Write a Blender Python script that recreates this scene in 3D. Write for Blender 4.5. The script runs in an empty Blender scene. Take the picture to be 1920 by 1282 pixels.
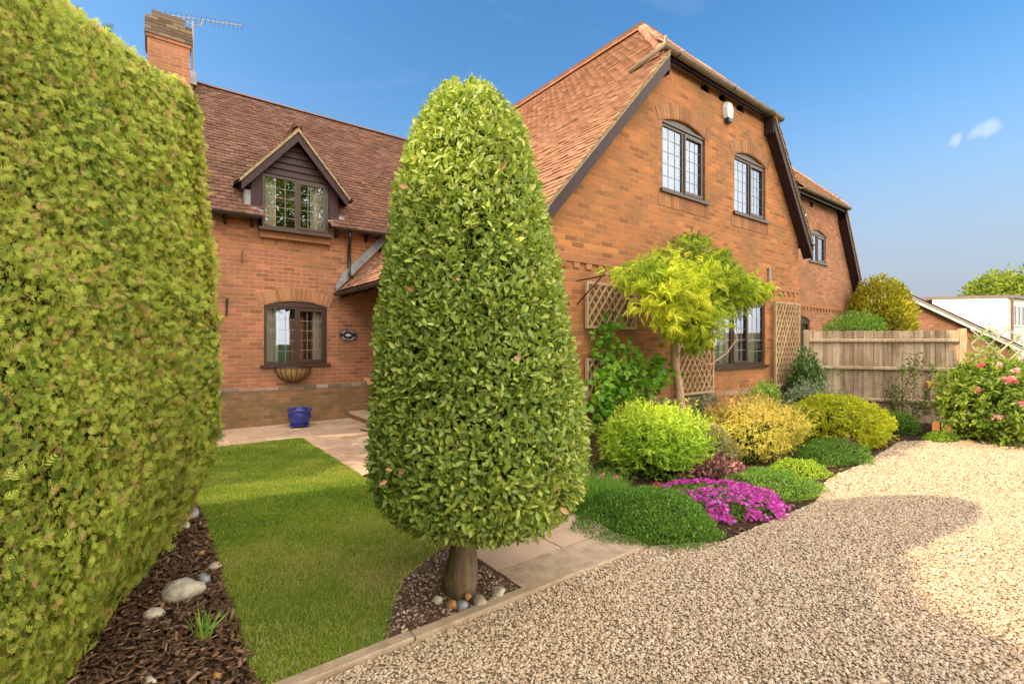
import bpy, math, random
import numpy as np
from mathutils import Vector, Matrix
from mathutils.geometry import tessellate_polygon
random.seed(7); RNG = np.random.default_rng(7)
S = bpy.context.scene; COL = S.collection
pi = math.pi

# ------------------------------------------------------------------ camera
cam = bpy.data.cameras.new('camera'); co = bpy.data.objects.new('camera', cam); COL.objects.link(co)
co.location = (0, 0, 1.55); co.rotation_euler = (pi/2, 0, -math.atan2(.6032, .7976))
cam.sensor_width = 36; cam.lens = 16.875; cam.shift_y = .0012; cam.clip_start = .05; cam.clip_end = 3000
S.camera = co

# ------------------------------------------------------------------ sky and sun (low, from behind the left hedge)
TX, TY = 1.5, .46            # shadow travel per metre of height, +x / -y
sun_v = Vector((-TX, TY, 1)).normalized()
el = math.asin(sun_v.z); az = math.atan2(sun_v.x, sun_v.y)
FILL_CLOUD = 15.
w = bpy.data.worlds.new('World'); S.world = w; w.use_nodes = True
wn = w.node_tree; bg = wn.nodes['Background']
sky = wn.nodes.new('ShaderNodeTexSky'); sky.sky_type = 'NISHITA'; sky.sun_disc = False
sky.sun_elevation = el; sky.sun_rotation = az; sky.air_density = 1.3; sky.dust_density = 1.6; sky.ozone_density = 2.5
hs = wn.nodes.new('ShaderNodeHueSaturation'); hs.inputs['Saturation'].default_value = 1.34; hs.inputs['Value'].default_value = .74
wn.links.new(sky.outputs[0], hs.inputs['Color'])
# added fill: an unseen bright cloud bank behind the camera lifts the shaded fronts
def wnode(t, **k):
    o = wn.nodes.new('ShaderNode'+t)
    for a, v in k.items(): setattr(o, a, v)
    return o
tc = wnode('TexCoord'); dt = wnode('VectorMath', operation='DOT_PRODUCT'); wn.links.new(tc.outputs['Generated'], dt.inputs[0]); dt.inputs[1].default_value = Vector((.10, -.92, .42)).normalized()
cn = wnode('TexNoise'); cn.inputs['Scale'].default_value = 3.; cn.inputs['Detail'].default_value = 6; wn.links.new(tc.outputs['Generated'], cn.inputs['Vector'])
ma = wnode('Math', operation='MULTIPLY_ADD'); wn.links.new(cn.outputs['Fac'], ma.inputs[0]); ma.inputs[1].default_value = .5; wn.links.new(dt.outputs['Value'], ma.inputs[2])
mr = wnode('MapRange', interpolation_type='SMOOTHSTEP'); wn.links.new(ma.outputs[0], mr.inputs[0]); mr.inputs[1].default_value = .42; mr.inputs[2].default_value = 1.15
cm = wnode('Mix', data_type='RGBA'); wn.links.new(mr.outputs[0], cm.inputs[0]); wn.links.new(hs.outputs[0], cm.inputs[6]); cm.inputs[7].default_value = (FILL_CLOUD*1.06, FILL_CLOUD*.95, FILL_CLOUD*.80, 1)
# dull lilac haze low over the horizon
sx_ = wnode('SeparateXYZ'); wn.links.new(tc.outputs['Generated'], sx_.inputs[0]); mh = wnode('MapRange', interpolation_type='SMOOTHERSTEP'); wn.links.new(sx_.outputs[2], mh.inputs[0]); mh.inputs[1].default_value = -.02; mh.inputs[2].default_value = .52; mh.inputs[3].default_value = .92; mh.inputs[4].default_value = 0
hm = wnode('Mix', data_type='RGBA'); wn.links.new(mh.outputs[0], hm.inputs[0]); wn.links.new(hs.outputs[0], hm.inputs[6]); hm.inputs[7].default_value = (1.42, 1.52, 1.95, 1); 
mpc = wnode('Mapping'); wn.links.new(tc.outputs['Generated'], mpc.inputs[0]); mpc.inputs['Rotation'].default_value = (.3, .2, .6); mpc.inputs['Scale'].default_value = (1.2, 3.2, 6.5)
ci = wnode('TexNoise'); ci.inputs['Scale'].default_value = 1.7; ci.inputs['Detail'].default_value = 9; ci.inputs['Roughness'].default_value = .62; ci.inputs['Distortion'].default_value = .5; wn.links.new(mpc.outputs[0], ci.inputs['Vector'])
cr = wnode('MapRange', interpolation_type='SMOOTHSTEP'); wn.links.new(ci.outputs['Fac'], cr.inputs[0]); cr.inputs[1].default_value = .56; cr.inputs[2].default_value = .85; cr.inputs[4].default_value = .10
cx_ = wnode('Mix', data_type='RGBA'); wn.links.new(cr.outputs[0], cx_.inputs[0]); wn.links.new(hm.outputs[2], cx_.inputs[6]); cx_.inputs[7].default_value = (3.0, 3.2, 3.6, 1)
# two small wisps low on the right
last = cx_.outputs[2]
for (ux, uy, uz), k_, lim in (((.944, .136, .300), 1, .99985), ((.940, .169, .297), 1, .99993)):
    dd_ = wnode('VectorMath', operation='DOT_PRODUCT'); nv = wnode('VectorMath', operation='MULTIPLY_ADD'); nz_ = wnode('TexNoise'); nz_.inputs['Scale'].default_value = 22; nz_.inputs['Detail'].default_value = 4; wn.links.new(tc.outputs['Generated'], nz_.inputs['Vector'])
    wn.links.new(nz_.outputs['Color'], nv.inputs[0]); nv.inputs[1].default_value = (.06, .06, .03); wn.links.new(tc.outputs['Generated'], nv.inputs[2]); nn_ = wnode('VectorMath', operation='NORMALIZE'); wn.links.new(nv.outputs[0], nn_.inputs[0]); wn.links.new(nn_.outputs[0], dd_.inputs[0]); dd_.inputs[1].default_value = Vector((ux+.03, uy+.03, uz+.015)).normalized()
    rm = wnode('MapRange', interpolation_type='SMOOTHSTEP'); wn.links.new(dd_.outputs['Value'], rm.inputs[0]); rm.inputs[1].default_value = lim; rm.inputs[2].default_value = 1.0; rm.inputs[4].default_value = .34
    mm = wnode('Mix', data_type='RGBA'); wn.links.new(rm.outputs[0], mm.inputs[0]); wn.links.new(last, mm.inputs[6]); mm.inputs[7].default_value = (3.6, 3.8, 4.4, 1); last = mm.outputs[2]
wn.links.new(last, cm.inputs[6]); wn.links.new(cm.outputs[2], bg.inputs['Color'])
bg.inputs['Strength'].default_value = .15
sl = bpy.data.lights.new('sun', 'SUN'); sl.energy = 3.0; sl.angle = math.radians(.6); sl.color = (1, .77, .48)
so = bpy.data.objects.new('sun', sl); COL.objects.link(so); so.rotation_euler = sun_v.to_track_quat('Z', 'Y').to_euler()
S.view_settings.view_transform = 'Standard'; S.view_settings.look = 'None'
S.view_settings.exposure = 1.02; S.view_settings.gamma = 1
S.cycles.max_bounces = 8; S.cycles.transparent_max_bounces = 12

# ------------------------------------------------------------------ helpers
def tag(o, label=None, cat=None, group=None, kind=None):
    if label: o['label'] = label
    if cat: o['category'] = cat
    if group: o['group'] = group
    if kind: o['kind'] = kind
    return o
def link(name, me, mat=None, parent=None, smooth=False):
    o = bpy.data.objects.new(name, me); COL.objects.link(o)
    if mat: me.materials.append(mat)
    if smooth: me.polygons.foreach_set('use_smooth', [True]*len(me.polygons))
    if parent:
        o.parent = parent
        if parent.type == 'EMPTY': o.matrix_parent_inverse = (Matrix.Translation(parent.location) @ parent.rotation_euler.to_matrix().to_4x4()).inverted()
    return o
def thing(name, label, cat, loc=(0, 0, 0), group=None):
    o = bpy.data.objects.new(name, None); COL.objects.link(o); o.location = loc; o.empty_display_size = .1
    return tag(o, label, cat, group)
def uvbox(me):
    uv = me.uv_layers.new(name='UVMap'); vs = me.vertices
    for p in me.polygons:
        n = p.normal; ax = max(range(3), key=lambda i: abs(n[i])*(1.0 if i < 2 else .8))
        for li in p.loop_indices:
            c = vs[me.loops[li].vertex_index].co
            uv.data[li].uv = (c.y, c.z) if ax == 0 else (c.x, c.z) if ax == 1 else (c.x, c.y)
class MB:
    def __init__(s): s.v = []; s.f = []
    def add(s, vs, fs):
        n = len(s.v); s.v += [tuple(v) for v in vs]; s.f += [tuple(i+n for i in f) for f in fs]; return s
    def box(s, x0, x1, y0, y1, z0, z1):
        return s.add([(x0,y0,z0),(x1,y0,z0),(x1,y1,z0),(x0,y1,z0),(x0,y0,z1),(x1,y0,z1),(x1,y1,z1),(x0,y1,z1)],
                     [(0,3,2,1),(4,5,6,7),(0,1,5,4),(1,2,6,5),(2,3,7,6),(3,0,4,7)])
    def bar(s, a, b, wd, th, up=(0,0,1)):      # box from a to b, width wd along side, thickness th along up
        a = Vector(a); b = Vector(b); d = (b-a).normalized(); up = Vector(up); sd = d.cross(up).normalized()*wd/2; u = sd.cross(d).normalized()*th/2
        vs = [p+q for p in (a, b) for q in (-sd-u, sd-u, sd+u, -sd+u)]
        return s.add(vs, [(0,1,2,3),(7,6,5,4),(0,4,5,1),(1,5,6,2),(2,6,7,3),(3,7,4,0)])
    def tube(s, path, r, n=8, cap=True):
        path = [Vector(p) for p in path]; m = len(path); rs = r if isinstance(r, (list, tuple)) else [r]*m
        ref = None; vs = []
        for i, p in enumerate(path):
            d = (path[min(i+1, m-1)]-path[max(i-1, 0)]).normalized()
            if ref is None: ref = d.orthogonal().normalized()
            ref = (ref-d*ref.dot(d)).normalized(); q = d.cross(ref)
            for k in range(n):
                a = 2*pi*k/n; vs.append(p+(ref*math.cos(a)+q*math.sin(a))*rs[i])
        fs = [(i*n+k, i*n+(k+1) % n, (i+1)*n+(k+1) % n, (i+1)*n+k) for i in range(m-1) for k in range(n)]
        if cap: fs += [tuple(range(n-1, -1, -1)), tuple((m-1)*n+k for k in range(n))]
        return s.add(vs, fs)
    def lathe(s, prof, c=(0,0,0), n=24, mod=None):
        vs = []
        for r, z in prof:
            for k in range(n):
                a = 2*pi*k/n; rr = r*(mod(a, z) if mod else 1); vs.append((c[0]+rr*math.cos(a), c[1]+rr*math.sin(a), c[2]+z))
        m = len(prof); fs = [(i*n+k, i*n+(k+1) % n, (i+1)*n+(k+1) % n, (i+1)*n+k) for i in range(m-1) for k in range(n)]
        return s.add(vs, fs)
    def prism(s, pts, ext):                     # planar polygon extruded by vector
        pts = [Vector(p) for p in pts]; e = Vector(ext); n = len(pts)
        return s.add(pts+[p+e for p in pts], [tuple(range(n)), tuple(range(2*n-1, n-1, -1))]+[(i, i+n, (i+1) % n+n, (i+1) % n) for i in range(n)])
    def build(s, name, mat=None, parent=None, smooth=False, uv=False):
        me = bpy.data.meshes.new(name); me.from_pydata([tuple(v) for v in s.v], [], s.f); me.update()
        if uv: uvbox(me)
        return link(name, me, mat, parent, smooth)
def npmesh(name, V, F, mat, parent=None, tint=None, smooth=False):
    """V (n,3); F (m,k) array of equal-size faces, or list of such arrays"""
    if not isinstance(F, list): F = [F]
    me = bpy.data.meshes.new(name); me.vertices.add(len(V)); me.vertices.foreach_set('co', np.ascontiguousarray(V, np.float32).ravel())
    lp = np.concatenate([f.ravel() for f in F]).astype(np.int32); tot = np.concatenate([np.full(len(f), f.shape[1]) for f in F]).astype(np.int32)
    me.loops.add(len(lp)); me.loops.foreach_set('vertex_index', lp)
    me.polygons.add(len(tot)); me.polygons.foreach_set('loop_start', np.concatenate([[0], np.cumsum(tot)[:-1]]).astype(np.int32))
    if tint is not None:
        a = me.attributes.new('tint', 'FLOAT', 'POINT'); a.data.foreach_set('value', np.ascontiguousarray(tint, np.float32))
    me.update(calc_edges=True); me.validate()
    return link(name, me, mat, parent, smooth)
def nrm(a): return a/np.maximum(np.linalg.norm(a, axis=-1, keepdims=True), 1e-9)
def scatter(name, tm, P, X, N, sc, tint, mat, parent=None, smooth=False):
    """copies of a small leaf/stone template merged into one mesh"""
    TV, TF = tm; P = np.asarray(P, float); n = len(P); X = nrm(X); Z = nrm(N-(N*X).sum(1, keepdims=True)*X); Y = np.cross(Z, X)
    sc = np.asarray(sc, float)
    if sc.ndim == 1: sc = np.stack([sc]*3, 1)
    L = TV[None]*sc[:, None, :]
    V = P[:, None]+L[..., :1]*X[:, None]+L[..., 1:2]*Y[:, None]+L[..., 2:]*Z[:, None]
    k = len(TV); off = (np.arange(n)*k)
    F = [(np.array(f)[None]+off[:, None, None]).reshape(-1, len(f[0])) for f in TF]
    return npmesh(name, V.reshape(-1, 3), F, mat, parent, np.repeat(tint, k), smooth)
def rvec(n, s=1.): return RNG.normal(size=(n, 3))*s
def wob(P, f=3., seed=0):                       # cheap smooth noise in about -1..1
    r = np.random.default_rng(seed); o = 0
    for i in range(6):
        d = r.normal(size=3); d /= np.linalg.norm(d); o = o+np.sin((P@d)*f*(1+.35*i)+r.uniform(0, 6))/(1+.3*i)
    return o/3.

# ------------------------------------------------------------------ templates (x along, y across, z normal)
def t_leaf(wd=.42, fold=.12, bend=-.15):
    xs = [0, .25, .55, .82, 1]; ws = [0, .8, 1, .6, 0]; V = []
    for x, q in zip(xs, ws): V.append((x, 0, bend*x*x))
    for sgn in (1, -1):
        for x, q in list(zip(xs, ws))[1:4]: V.append((x, sgn*q*wd/2, bend*x*x+fold*q*.6))
    q = [(1,2,6,5),(2,3,7,6),(2,1,8,9),(3,2,9,10)]; t = [(0,1,5),(3,4,7),(1,0,8),(4,3,10)]
    return np.array(V), [q, t]
def t_small(wd=.45):
    return np.array([(0,0,0),(.5,wd/2,.08),(1,0,-.05),(.5,-wd/2,.08)]), [[(0,1,2,3)]]
def t_blade():
    return np.array([(0,.5,0),(0,-.5,0),(.55,.35,.06),(.55,-.35,.06),(1,0,.25)]), [[(0,2,3,1)], [(2,4,3)]]
def t_spray(n=6, seed=1):
    r = random.Random(seed); V = []; T = []
    def strip(a, b, w0):
        a = Vector(a); b = Vector(b); d = (b-a).normalized(); s_ = Vector((-d.y, d.x, 0))*w0; k = len(V); m = a.lerp(b, .45)
        V.extend([a, m+s_, b, m-s_]); T.append((k, k+1, k+2, k+3))
    strip((0,0,0), (1,0,-.06), .045)
    for i in range(n):
        x = .12+.75*i/(n-1)
        for sg in (1, -1):
            ln = (.46*(1-x)+.13)*r.uniform(.75, 1.15); b = (x+ln*.8, sg*ln*.72, r.uniform(-.08, .06)); strip((x,0,0), b, .062)
            if ln > 9:
                m = Vector((x,0,0)).lerp(Vector(b), .5); strip(m, m+Vector((ln*.42, -sg*ln*.02, .02)), .022)
    return np.array([tuple(v) for v in V]), [T]
def ico():
    t = (1+5**.5)/2; V = np.array([(-1,t,0),(1,t,0),(-1,-t,0),(1,-t,0),(0,-1,t),(0,1,t),(0,-1,-t),(0,1,-t),(t,0,-1),(t,0,1),(-t,0,-1),(-t,0,1)], float)
    F = [(0,11,5),(0,5,1),(0,1,7),(0,7,10),(0,10,11),(1,5,9),(5,11,4),(11,10,2),(10,7,6),(7,1,8),(3,9,4),(3,4,2),(3,2,6),(3,6,8),(3,8,9),(4,9,5),(2,4,11),(6,2,10),(8,6,7),(9,8,1)]
    return nrm(V), [F]
def t_stone(seed):
    r = np.random.default_rng(seed); V, F = ico(); return V*(1+r.uniform(-.28, .28, (12, 1)))*np.array([.5, .38, .22]), F
def ico2():
    V, F = ico(); V = [tuple(v) for v in V]; mid = {}; O = []
    def m(a, b):
        k = (min(a, b), max(a, b))
        if k not in mid: V.append(tuple(nrm(np.array(V[a])+np.array(V[b])))); mid[k] = len(V)-1
        return mid[k]
    for a, b, c in F[0]: x, y, z = m(a,b), m(b,c), m(c,a); O += [(a,x,z),(b,y,x),(c,z,y),(x,y,z)]
    return np.array(V), [O]

# ------------------------------------------------------------------ materials
class NT:
    def __init__(s, name):
        s.m = bpy.data.materials.new(name); s.m.use_nodes = True; s.t = s.m.node_tree; s.b = s.t.nodes['Principled BSDF']; s.out = s.t.nodes['Material Output']
    def n(s, typ, **k):
        o = s.t.nodes.new('ShaderNode'+typ)
        for a, v in k.items():
            if a in o.inputs.keys(): o.inputs[a].default_value = v
            else: setattr(o, a, v)
        return o
    def l(s, a, b): s.t.links.new(a, b)
    def ramp(s, fac, stops, interp='LINEAR'):
        r = s.n('ValToRGB'); r.color_ramp.interpolation = interp; e = r.color_ramp.elements
        while len(e) < len(stops): e.new(.5)
        for i, (p, c) in enumerate(stops): e[i].position = p; e[i].color = (*c, 1)
        s.l(fac, r.inputs[0]); return r.outputs[0]
    def noise(s, scale, det=4, rough=.6, co=None, out='Fac'):
        x = s.n('TexNoise', Scale=scale, Detail=det, Roughness=rough); 
        if co is not None: s.l(co, x.inputs['Vector'])
        return x.outputs[out]
    def mix(s, fac, a, b, mode='MIX'):
        x = s.n('Mix', data_type='RGBA', blend_type=mode)
        for sock, v in ((x.inputs[0], fac), (x.inputs[6], a), (x.inputs[7], b)):
            if isinstance(v, (int, float)): sock.default_value = v
            elif isinstance(v, tuple): sock.default_value = (*v, 1)
            else: s.l(v, sock)
        return x.outputs[2]
    def math(s, op, a, b=0.):
        x = s.n('Math', operation=op)
        for sock, v in ((x.inputs[0], a), (x.inputs[1], b)):
            if isinstance(v, (int, float)): sock.default_value = v
            else: s.l(v, sock)
        return x.outputs[0]
    def bump(s, h, st=.5, d=.01):
        x = s.n('Bump', Strength=st, Distance=d); s.l(h, x.inputs['Height']); s.l(x.outputs[0], s.b.inputs['Normal'])
    def base(s, c, rough=.8, spec=.3):
        if isinstance(c, tuple): s.b.inputs['Base Color'].default_value = (*c, 1)
        else: s.l(c, s.b.inputs['Base Color'])
        s.b.inputs['Roughness'].default_value = rough; s.b.inputs['Specular IOR Level'].default_value = spec; return s
def obj_co(m): return m.n('TexCoord').outputs['Object']
def plain(name, c, rough=.6, var=.18, spec=.4, scale=9, bump=0.):
    m = NT(name); co_ = obj_co(m); f = m.noise(scale, 5, .65, co_)
    dk = tuple(x*(1-var*1.6) for x in c); lt = tuple(min(1, x*(1+var)) for x in c)
    m.base(m.ramp(f, [(.3, dk), (.7, lt)]), rough, spec)
    if bump: m.bump(m.noise(scale*5, 5, .7, co_), bump, .01)
    return m.m
def leafm(name, cols, trans=.3, rough=.45, spec=.4, patch=(1., .25)):
    """leaf colour by each leaf's own tint"""
    m = NT(name); at = m.n('Attribute', attribute_name='tint'); n = len(cols)
    st = [(i/(n-1) if n > 1 else 0, c) for i, c in enumerate(cols)]
    nz = m.noise(patch[0], 2, .5, obj_co(m)); f = m.math('ADD', at.outputs['Fac'], m.math('MULTIPLY', m.math('SUBTRACT', nz, .5), patch[1]*2))
    c = m.ramp(f, st); m.base(c, rough, spec)
    tr = m.n('BsdfTranslucent'); m.l(m.mix(.5, c, m.mix(1., c, (1., 1.15, .35), 'MULTIPLY')), tr.inputs['Color'])
    mx = m.n('MixShader'); mx.inputs[0].default_value = trans; m.l(m.b.outputs[0], mx.inputs[1]); m.l(tr.outputs[0], mx.inputs[2]); m.l(mx.outputs[0], m.out.inputs['Surface'])
    return m.m

def brick_mat(name, c1, c2, mort, stain=0., plinth=False):
    m = NT(name); uv = m.n('TexCoord').outputs['UV']
    def bt(a, b, mo):
        x = m.n('TexBrick', offset=.5); x.inputs['Scale'].default_value = 1; x.inputs['Brick Width'].default_value = .225; x.inputs['Row Height'].default_value = .075
        x.inputs['Mortar Size'].default_value = .0068; x.inputs['Mortar Smooth'].default_value = .35; x.inputs['Bias'].default_value = 0
        for k, v in (('Color1', a), ('Color2', b), ('Mortar', mo)): x.inputs[k].default_value = (*v, 1)
        m.l(wv, x.inputs['Vector']); return x
    nz = m.n('TexNoise', Scale=6., Detail=2.); m.l(uv, nz.inputs['Vector'])
    ad = m.n('VectorMath', operation='MULTIPLY_ADD'); m.l(nz.outputs['Color'], ad.inputs[0]); ad.inputs[1].default_value = (.008, .008, 0); m.l(uv, ad.inputs[2]); wv = ad.outputs[0]
    x = bt((0,0,0), (1,1,1), (.5,.5,.5)); f = m.math('ADD', x.outputs['Color'], m.math('MULTIPLY', m.math('SUBTRACT', m.noise(26, 4, .7, uv), .5), .7))
    mid = tuple((a*.6+b*.4) for a, b in zip(c1, c2)); dk = tuple(v*.72 for v in c2)
    col = m.ramp(f, [(0, dk), (.15, c2), (.5, mid), (.85, c1), (1, tuple(min(1, v*1.25) for v in c1))])
    col = m.mix(m.math('MULTIPLY', m.noise(90, 3, .7, uv), .35), col, tuple(v*.5 for v in c2))
    mf = x.outputs['Fac']; col = m.mix(mf, col, m.mix(m.noise(3, 3, .6, uv), mort, tuple(v*.6 for v in mort)))
    big = m.noise(1.3, 6, .7, uv)
    col = m.mix(m.math('MULTIPLY', m.math('MAXIMUM', m.math('SUBTRACT', big, .44), 0), 3.0), col, (.20, .125, .06))
    if plinth:
        g = m.noise(2.2, 5, .7, uv); col = m.mix(m.ramp(g, [(.4, (0,0,0)), (.62, (.75,.75,.75))]), col, (.13, .115, .05))
    if stain:
        g = m.noise(5, 6, .75, uv); col = m.mix(m.ramp(g, [(.62, (0,0,0)), (.8, (stain,)*3)]), col, (.62, .5, .38))
    m.base(col, .88, .2)
    h = m.math('SUBTRACT', m.math('MULTIPLY', m.noise(60, 4, .7, uv), .35), mf); m.bump(h, .9, .006); return m.m
BR = brick_mat('brick_orange', (.50, .19, .072), (.37, .145, .064), (.49, .34, .17), .25)
BRL = brick_mat('brick_red', (.46, .18, .098), (.34, .132, .08), (.52, .39, .25), .35)
BRP = brick_mat('brick_plinth', (.38, .19, .10), (.27, .145, .09), (.40, .32, .21), .5, True)
def island_brick(name, stops, bump=.6):
    m = NT(name); g = m.n('NewGeometry'); co_ = obj_co(m)
    c = m.ramp(g.outputs['Random Per Island'], stops); c = m.mix(m.math('MULTIPLY', m.noise(25, 5, .7, co_), .5), c, tuple(v*.5 for v in stops[0][1])); m.base(c, .88, .2)
    m.bump(m.noise(90, 4, .7, co_), bump, .006); return m.m
BS = island_brick('brick_single', [(0, (.27, .12, .06)), (.5, (.41, .185, .09)), (1, (.50, .25, .12))])
BCOP = island_brick('brick_coping', [(0, (.16, .13, .10)), (.5, (.25, .18, .13)), (.8, (.42, .34, .27)), (1, (.30, .13, .08))])
BDK = island_brick('brick_weathered', [(0, (.10, .075, .055)), (.6, (.19, .14, .10)), (1, (.28, .2, .13))])
MORT = plain('mortar', (.34, .25, .15), .9, .2)
def tile_mat(name, stops, moss):
    m = NT(name); g = m.n('NewGeometry'); co_ = obj_co(m)
    c = m.ramp(g.outputs['Random Per Island'], stops); c = m.mix(m.math('MULTIPLY', m.noise(40, 5, .75, co_), .35), c, tuple(v*.6 for v in stops[0][1]))
    c = m.mix(m.ramp(m.noise(7, 6, .8, co_), [(.60-.06*moss, (0,0,0)), (.70, (.8,.8,.8))]), c, (.15, .105, .035))
    c = m.mix(m.ramp(m.noise(30, 3, .8, co_), [(.66, (0,0,0)), (.74, (.6,.6,.6))]), c, (.42, .36, .27))
    m.base(c, .9, .15); m.bump(m.noise(60, 5, .75, co_), .7, .01); return m.m
TILE = tile_mat('roof_tile_pink', [(0, (.39, .205, .13)), (.5, (.46, .25, .165)), (.9, (.53, .30, .20)), (1, (.29, .155, .10))], .6)
TILD = tile_mat('roof_tile_brown', [(0, (.165, .09, .068)), (.5, (.205, .112, .085)), (.9, (.27, .15, .112)), (1, (.115, .07, .052))], 1.0)
DARK = plain('brown_painted_wood', (.040, .021, .024), .5, .2, .25, 14, .15)
DARK2 = plain('brown_window_frame', (.050, .026, .018), .35, .15, .5, 20)
VERGE = plain('verge_mortar', (.34, .27, .17), .9, .3, .2, 18, .5)
LEAD = plain('lead_flashing', (.22, .22, .24), .5, .25, .5, 8, .3)
BLACKP = plain('black_plastic', (.022, .020, .020), .35, .15, .5)
GUT = plain('grey_brown_gutter', (.20, .165, .115), .55, .2, .4, 5)
CAME = plain('window_lead', (.30, .29, .28), .45, .1)
WHITE = plain('white_paint', (.75, .74, .72), .45, .06, .5)
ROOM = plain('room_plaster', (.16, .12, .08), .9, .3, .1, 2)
NET = plain('white_net', (.62, .68, .78), .9, .05, .1)
CURT = plain('cream_curtain', (.80, .73, .62), .9, .08, .1)
VOID = plain('dark_void', (.01, .008, .006), .9, .1, .1)
STEEL = plain('galvanised_metal', (.35, .34, .33), .4, .15, .5)
def glass_mat():
    m = NT('window_glass'); m.t.nodes.remove(m.b); f = m.n('Fresnel', IOR=1.55); gl = m.n('BsdfGlossy', Roughness=.015); gl.inputs['Color'].default_value = (.62, .74, .95, 1); tr = m.n('BsdfTransparent'); tr.inputs[0].default_value = (.85, .88, .86, 1)
    bp = m.n('Bump', Strength=.03, Distance=.02); m.l(m.noise(2.2, 2, .5, obj_co(m)), bp.inputs['Height']); m.l(bp.outputs[0], gl.inputs['Normal'])
    mx = m.n('MixShader'); m.l(m.math('MINIMUM', m.math('ADD', m.math('MULTIPLY', f.outputs[0], 1.5), .16), 1.), mx.inputs[0]); m.l(tr.outputs[0], mx.inputs[1]); m.l(gl.outputs[0], mx.inputs[2]); m.l(mx.outputs[0], m.out.inputs['Surface']); return m.m
GLASS = glass_mat()
def wood_mat(name, c1, c2, sc=(9, 9, .8)):
    m = NT(name); co_ = obj_co(m); mp = m.n('Mapping'); mp.inputs['Scale'].default_value = sc; m.l(co_, mp.inputs[0]); g = m.n('NewGeometry')
    f = m.math('ADD', m.math('MULTIPLY', m.noise(3, 6, .7, mp.outputs[0]), .8), m.math('MULTIPLY', g.outputs['Random Per Island'], .3))
    c = m.ramp(f, [(.3, tuple(v*.5 for v in c2)), (.45, c2), (.7, c1), (.9, tuple(min(1, v*1.2) for v in c1))])
    c = m.mix(m.ramp(m.noise(2.2, 5, .7, co_), [(.5, (0,0,0)), (.7, (.6,.6,.6))]), c, (.20, .11, .055)); m.base(c, .85, .2); m.bump(m.noise(12, 5, .7, mp.outputs[0]), .4, .008); return m.m
FENCE = wood_mat('weathered_fence_wood', (.64, .50, .34), (.40, .29, .19))
TREL = wood_mat('trellis_wood', (.50, .38, .23), (.36, .26, .15), (6, 6, 6))
BARK = wood_mat('bark', (.27, .21, .13), (.12, .09, .055), (9, 9, 2.2))

# ================================================================== GROUND
def ground_mats():
    m = NT('garden_earth'); c = obj_co(m)
    m.base(m.ramp(m.noise(1.3, 6, .7, c), [(.3, (.05, .09, .02)), (.6, (.09, .13, .035)), (.8, (.14, .15, .06))]), .95, .1); m.bump(m.noise(12, 5, .7, c), .5, .03); earth = m.m
    m = NT('gravel_bed'); c = obj_co(m); v = m.n('TexVoronoi', Scale=55.); m.l(c, v.inputs['Vector']); v2 = m.n('TexVoronoi', Scale=55.); v2.feature = 'DISTANCE_TO_EDGE'; m.l(c, v2.inputs['Vector'])
    sp = m.n('SeparateColor'); m.l(v.outputs['Color'], sp.inputs[0])
    cc = m.ramp(sp.outputs[0], [(0, (.36, .26, .16)), (.3, (.52, .40, .27)), (.65, (.64, .53, .38)), (1, (.74, .66, .53))])
    cc = m.mix(m.ramp(v2.outputs['Distance'], [(0, (.85,.85,.85)), (.12, (0,0,0))]), cc, (.30, .215, .135)); cc = m.mix(m.math('MULTIPLY', m.noise(.7, 5, .6, c), .3), cc, (.42, .29, .17))
    m.base(cc, .85, .25); m.bump(m.ramp(v2.outputs['Distance'], [(0, (0,0,0)), (.3, (1,1,1))]), 1., .012); grav = m.m
    m = NT('bed_soil'); c = obj_co(m); m.base(m.ramp(m.noise(30, 6, .75, c), [(.35, (.045, .027, .017)), (.55, (.10, .062, .04)), (.75, (.19, .13, .085))]), .95, .1); m.bump(m.noise(45, 6, .8, c), 1., .03); soil = m.m
    m = NT('turf'); c = obj_co(m); m.base(m.ramp(m.noise(1.4, 5, .6, c), [(.35, (.09, .16, .016)), (.55, (.17, .22, .035)), (.72, (.32, .28, .10))]), .95, .1); m.bump(m.noise(80, 5, .7, c), .8, .02); turf = m.m
    m = NT('paving_stone'); c = obj_co(m); g = m.n('NewGeometry')
    f = m.math('ADD', m.math('MULTIPLY', m.noise(3, 7, .75, c), .8), m.math('MULTIPLY', g.outputs['Random Per Island'], .25)); cc = m.ramp(f, [(.3, (.42, .28, .19)), (.5, (.54, .385, .27)), (.75, (.63, .48, .36))])
    cc = m.mix(m.ramp(m.noise(40, 4, .8, c), [(.55, (0,0,0)), (.75, (.4,.4,.4))]), cc, (.25, .17, .11)); m.base(cc, .85, .25); m.bump(m.noise(50, 6, .75, c), .35, .006); pav = m.m
    m = NT('concrete_edge'); c = obj_co(m); cc = m.ramp(m.noise(9, 7, .75, c), [(.3, (.30, .22, .145)), (.5, (.46, .35, .245)), (.75, (.58, .47, .35))])
    m.base(cc, .9, .2); m.bump(m.noise(60, 5, .8, c), .8, .008); return earth, grav, soil, turf, pav, m.m
EARTH, GRAV, SOIL, TURF, PAVE, CONC = ground_mats()
def sheet(name, pts, z, mat, kind='structure', th=None):
    me = bpy.data.meshes.new(name); tr = tessellate_polygon([[Vector((x, y, 0)) for x, y in pts]])
    me.from_pydata([(x, y, z) for x, y in pts], [], [tuple(t) for t in tr]); me.update()
    if me.polygons[0].normal.z < 0: me.flip_normals()
    return tag(link(name, me, mat), kind=kind)
sheet('ground', [(-400, -400), (400, -400), (400, 400), (-400, 400)], -.012, EARTH)
DRV = [(-1.1, -14), (16, -14), (16, -1), (13.5, .6), (11.6, .9), (10.6, 1.45), (10.2, 1.95), (9.4, 2.35), (7.4, 2.2), (6.2, 2.2), (5.2, 1.95), (3.6, 2.0), (3.05, 2.285), (-.6, 2.285), (-.8, 1)]
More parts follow.
